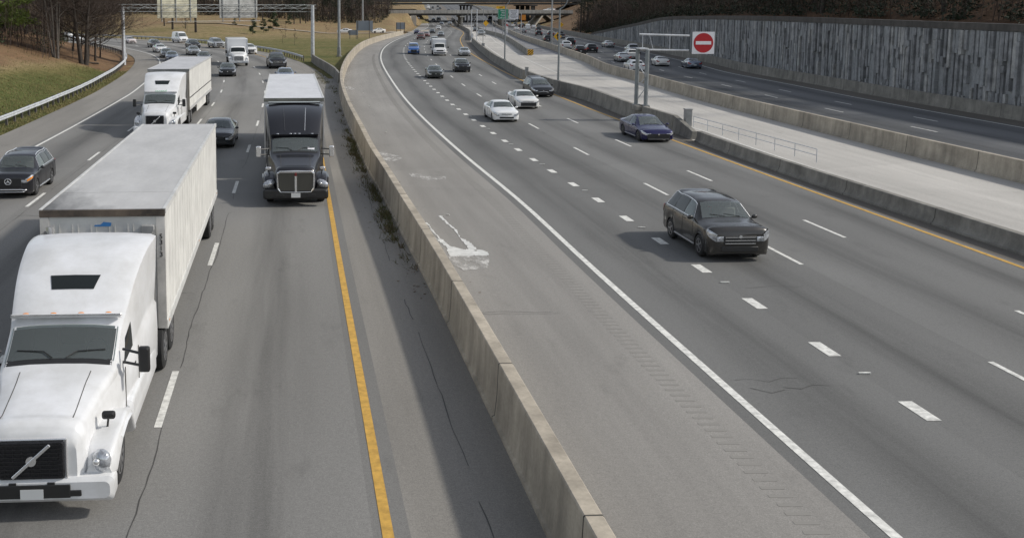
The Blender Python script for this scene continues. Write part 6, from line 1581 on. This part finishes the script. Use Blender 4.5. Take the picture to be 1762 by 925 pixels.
# brushwood: saplings, brambles and dead stems too many to count
def brush(n, pick, label, mats, hmax, seed, ev=.15, dense=9, th=1.):
    b = MB(); g = random.Random(seed)
    xy = [pick(g) for _ in range(n)]; zz = terrain(np.array([p[0] for p in xy]), np.array([p[1] for p in xy]))[0]
    for (x, y), z in zip(xy, zz):
        h = hmax*g.uniform(.25, 1)**1.4; top = Vector((x+g.gauss(0, .12*h), y+g.gauss(0, .12*h), z+h)); base = Vector((x, y, z-.1)); w_ = (.012*h**.5+.006)*th
        f_ = Vector((g.gauss(0, 1), g.gauss(0, 1), 0)).normalized()*w_; b.add([base-f_, base+f_, top], [(0, 1, 2)])
        for k in range(dense):
            c = base.lerp(top, g.uniform(.15, .95)); a = g.random()*6.28; l = h*g.uniform(.15, .42)
            e = c + Vector((math.cos(a)*l, math.sin(a)*l, l*g.uniform(.2, 1.1))); q_ = Vector((-math.sin(a), math.cos(a), g.gauss(0, .6))).normalized()*(.010+.002*h)*th; b.add([c-q_, c+q_, e], [(0, 1, 2)], 0)
        if g.random() < ev:
            for k in range(26):
                c = Vector((x+g.gauss(0, .35), y+g.gauss(0, .35), z+abs(g.gauss(.3, .4))*h*.4)); e = Vector((g.gauss(0, 1), g.gauss(0, 1), g.gauss(.2, .6))).normalized()*.32*(.5+.5*th); q_ = e.cross(Vector((g.gauss(0, 1), g.gauss(0, 1), g.gauss(0, 1)))).normalized()*.10; b.add([c-q_, c+q_, c+e], [(0, 1, 2)], 1)
    tag(b.build('brushwood', mats, smooth=False), label, 'brushwood', kind='stuff')
def pr_(g):
    y = g.uniform(60, 330); return (float(xB(y)) + WALL + (2.2 + 44*g.random()**1.5 if y < 258 else g.uniform(9, 52)), y)
brush(8500, pr_, 'dark tangled brushwood under the trees above the retaining wall', [M['twig'], M['needle_d']], 7.0, 91, .42)
def pq_(g):
    while True:
        y = g.uniform(222, 330); x = float(xB(y)) + WALL + g.uniform(2.5, 40)
        if 985 < 600+1780*x/y < 1130: return (x, y)
brush(1500, pq_, 'dark brushwood on the bank beyond the low end of the retaining wall', [M['twig'], M['needle_d']], 9.0, 94, .5, th=1.8)
def pl_(g):
    while True:
        y = g.uniform(120, 245); x = -(y*.235) - g.uniform(6, 64)
        if sl_off(x, y)[0] < -11: return (x, y)
brush(5200, pl_, 'brown brushwood between the trunks of the woods on the left bank', [M['twig'], M['needle']], 9.0, 92, .05)
def pm_(g):
    while True:
        y = g.uniform(378, 470); x = (g.uniform(130, 690)-600)/1780*y
        if x < float(xE(y)) - 16: return (x, y)
brush(3600, pm_, 'grey brown brushwood along the foot of the wood behind the lawn', [M['twig'], M['needle_d']], 9.0, 93, .30, th=2.6)
for i in range(40):
    y = rnd.uniform(225, 320); x = float(xB(y)) + WALL + rnd.uniform(3, 34); u = 600+1780*x/y
    if 978 < u < 1110:
        pr = rnd.choice(PN + BT[:2]); pn = any(pr is q_ for q_ in PN)
        tree('pine_tree' if pn else 'bare_tree', pr, x, y, 'dark evergreen in the wood above the grey retaining wall' if pn else 'dark leafless tree in the wood above the grey retaining wall', group='evergreens above the retaining wall' if pn else 'leafless trees above the retaining wall', sc=rnd.uniform(.8, 1.1))
p = ground_hit(999, 57); 
r_ = empty('utility_pole', (p[0], p[1], p[2]-.2), 0, 'dark wooden utility pole on the bank left of where the retaining wall starts', 'utility pole')
MB().cyl((0, 0, 0), (0, 0, 12), .26, .17, 10).build('pole', M['bark'], r_); MB().box((0, 0, 11.2), (2.4, .12, .14)).build('crossarm', M['bark'], r_, smooth=False)
# far-off woods that read as one mass
b = MB(); g = random.Random(77)
for i in range(1500):
    if i % 3 == 0: y = g.uniform(455, 640); x = g.uniform(-330, min(18, float(xE(y))-26))
    elif i % 3 == 1: y = g.uniform(340, 640); x = float(xB(y)) + g.uniform(40, 190)
    else: y = g.uniform(650, 1500); x = g.choice((float(xE(y))-g.uniform(20, 260), float(xB(y))+g.uniform(25, 320)))
    z = tz(x, y) if y < 700 else float(zr(y)); h = g.uniform(11, 19)
    b.cyl((x, y, z-.3), (x+g.gauss(0, .4), y, z+h*.8), .2, .06, 4, 0, False)
    ev = g.random() < .4
    for k in range(46 if y < 700 else 26):
        t = g.uniform(.18, 1); a = g.random()*6.28; rr = h*.24*(1.15-t)*g.random()**.5 + .4; c = Vector((x+rr*math.cos(a), y+rr*math.sin(a), z+h*t)); s_ = g.uniform(.6, 1.5)
        if ev:
            e = Vector((g.gauss(0, 1), g.gauss(0, 1), g.gauss(0, .6))).normalized()*s_; f_ = e.cross(Vector((g.gauss(0, 1), g.gauss(0, 1), g.gauss(0, 1)))).normalized()*s_*.4; b.add([c-f_, c+f_, c+e], [(0, 1, 2)], 2)
        else:
            for _ in range(2):
                e = Vector((math.cos(a)+g.gauss(0, .4), math.sin(a)+g.gauss(0, .4), g.uniform(.3, 1.4))).normalized()*s_*1.7; f_ = e.cross(Vector((g.gauss(0, 1), g.gauss(0, 1), g.gauss(0, 1)))).normalized()*.05; b.add([c-f_, c+f_, c+e], [(0, 1, 2)], 1)
tag(b.build('far_wood', [M['bark'], M['twig_g'], M['needle_d']], smooth=False), 'far off brown and dark green woods beyond the lawn and the overpasses', 'woods', kind='stuff')

# ------------------------------------------------------------------ weeds, leaves and litter
b = MB(); g = random.Random(5)
for i in range(170):
    y = g.choice((g.uniform(31, 62), g.uniform(31, 100), g.gauss(41, 3), g.gauss(54, 4), g.gauss(60, 3))); x = float(xC(y)) - abs(g.gauss(0, .16)) - .02; n = g.randint(6, 26); sp = g.uniform(.08, .24)
    for k in range(n):
        px_, py_ = x - abs(g.gauss(0, sp)), y + g.gauss(0, sp*1.6); h = g.uniform(.06, .26); e = Vector((g.gauss(-.03, .10), g.gauss(0, .10), h)); f_ = Vector((g.gauss(0, 1), g.gauss(0, 1), 0)).normalized()*.016
        c = Vector((px_, py_, .0)); b.add([c-f_, c+f_, c+e], [(0, 1, 2)])
for i in range(26):
    y = g.uniform(100, 126); x = float(xC(y)) - 1.2 - (y-105)*.09 + g.gauss(0, .2)
    for k in range(20):
        h = g.uniform(.06, .3); c = Vector((x+g.gauss(0, .3), y+g.gauss(0, .6), 0)); f_ = Vector((g.gauss(0, 1), g.gauss(0, 1), 0)).normalized()*.02; b.add([c-f_, c+f_, c+Vector((g.gauss(0, .1), g.gauss(0, .1), h))], [(0, 1, 2)])
tag(b.build('weeds', M['grasstuft'], smooth=False), 'ragged green and brown weeds along the shaded foot of the curved concrete barrier', 'weeds', kind='stuff')
# dead leaves and grit swept against barriers
b = MB()
for i in range(800):
    if i % 2: y = g.uniform(28, 130); x = float(xC(y)) - abs(g.gauss(0, .45)) - .05
    else: y = g.uniform(28, 150); x = float(xC(y)) + .55 + abs(g.gauss(0, .28))
    a = g.random()*3; s_ = g.uniform(.015, .05); b.box((x, y, .012), (s_*2, s_, .006), rz=a)
for i in range(120):
    y = g.uniform(60, 110); x = float(xD(y)) - abs(g.gauss(0, .35)); b.box((x, y, .016), (.06, .04, .008), rz=g.random()*3)
tag(b.build('leaf_debris', pm('dead_leaves', (.17, .12, .075), .9, noise=(2, .5)), smooth=False), 'brown leaf debris swept along the foot of the concrete barriers', 'debris', kind='stuff')
# grass blades on the bank next to the guardrail and on the verge
b = MB()
for i in range(24000):
    s = g.uniform(np.interp(48, WL[:, 1], WLs), np.interp(128, WL[:, 1], WLs)); o_ = -3.55 - abs(g.gauss(0, 5.0)); p = off(s, o_)
    l = max(0., -o_-6.2); z = -.07 + (.30*l if l < 11.6 else 3.5); h = g.uniform(.05, .20)
    f_ = Vector((g.gauss(0, 1), g.gauss(0, 1), 0)).normalized()*.025; c = Vector((p[0], p[1], z)); b.add([c-f_, c+f_, c+Vector((g.gauss(0, .07), g.gauss(0, .07), h))], [(0, 1, 2)])
tag(b.build('grass', pm('verge_grass', (.125, .120, .042), .9, noise=(.5, .5, (.20, .155, .07))), smooth=False), 'short green and straw coloured grass on the left bank around the guardrail', 'grass', kind='stuff')
b = MB()
for i in range(14):
    y = g.uniform(30, 110); b.box((float(xC(y))+g.choice((-.5, 1.0, 2.2)), y, .03), (g.uniform(.06, .16), g.uniform(.05, .12), .03), rz=g.random()*3)
tag(b.build('litter', M['litter'], smooth=False), 'scraps of pale litter scattered along the concrete barrier', 'litter', kind='stuff')
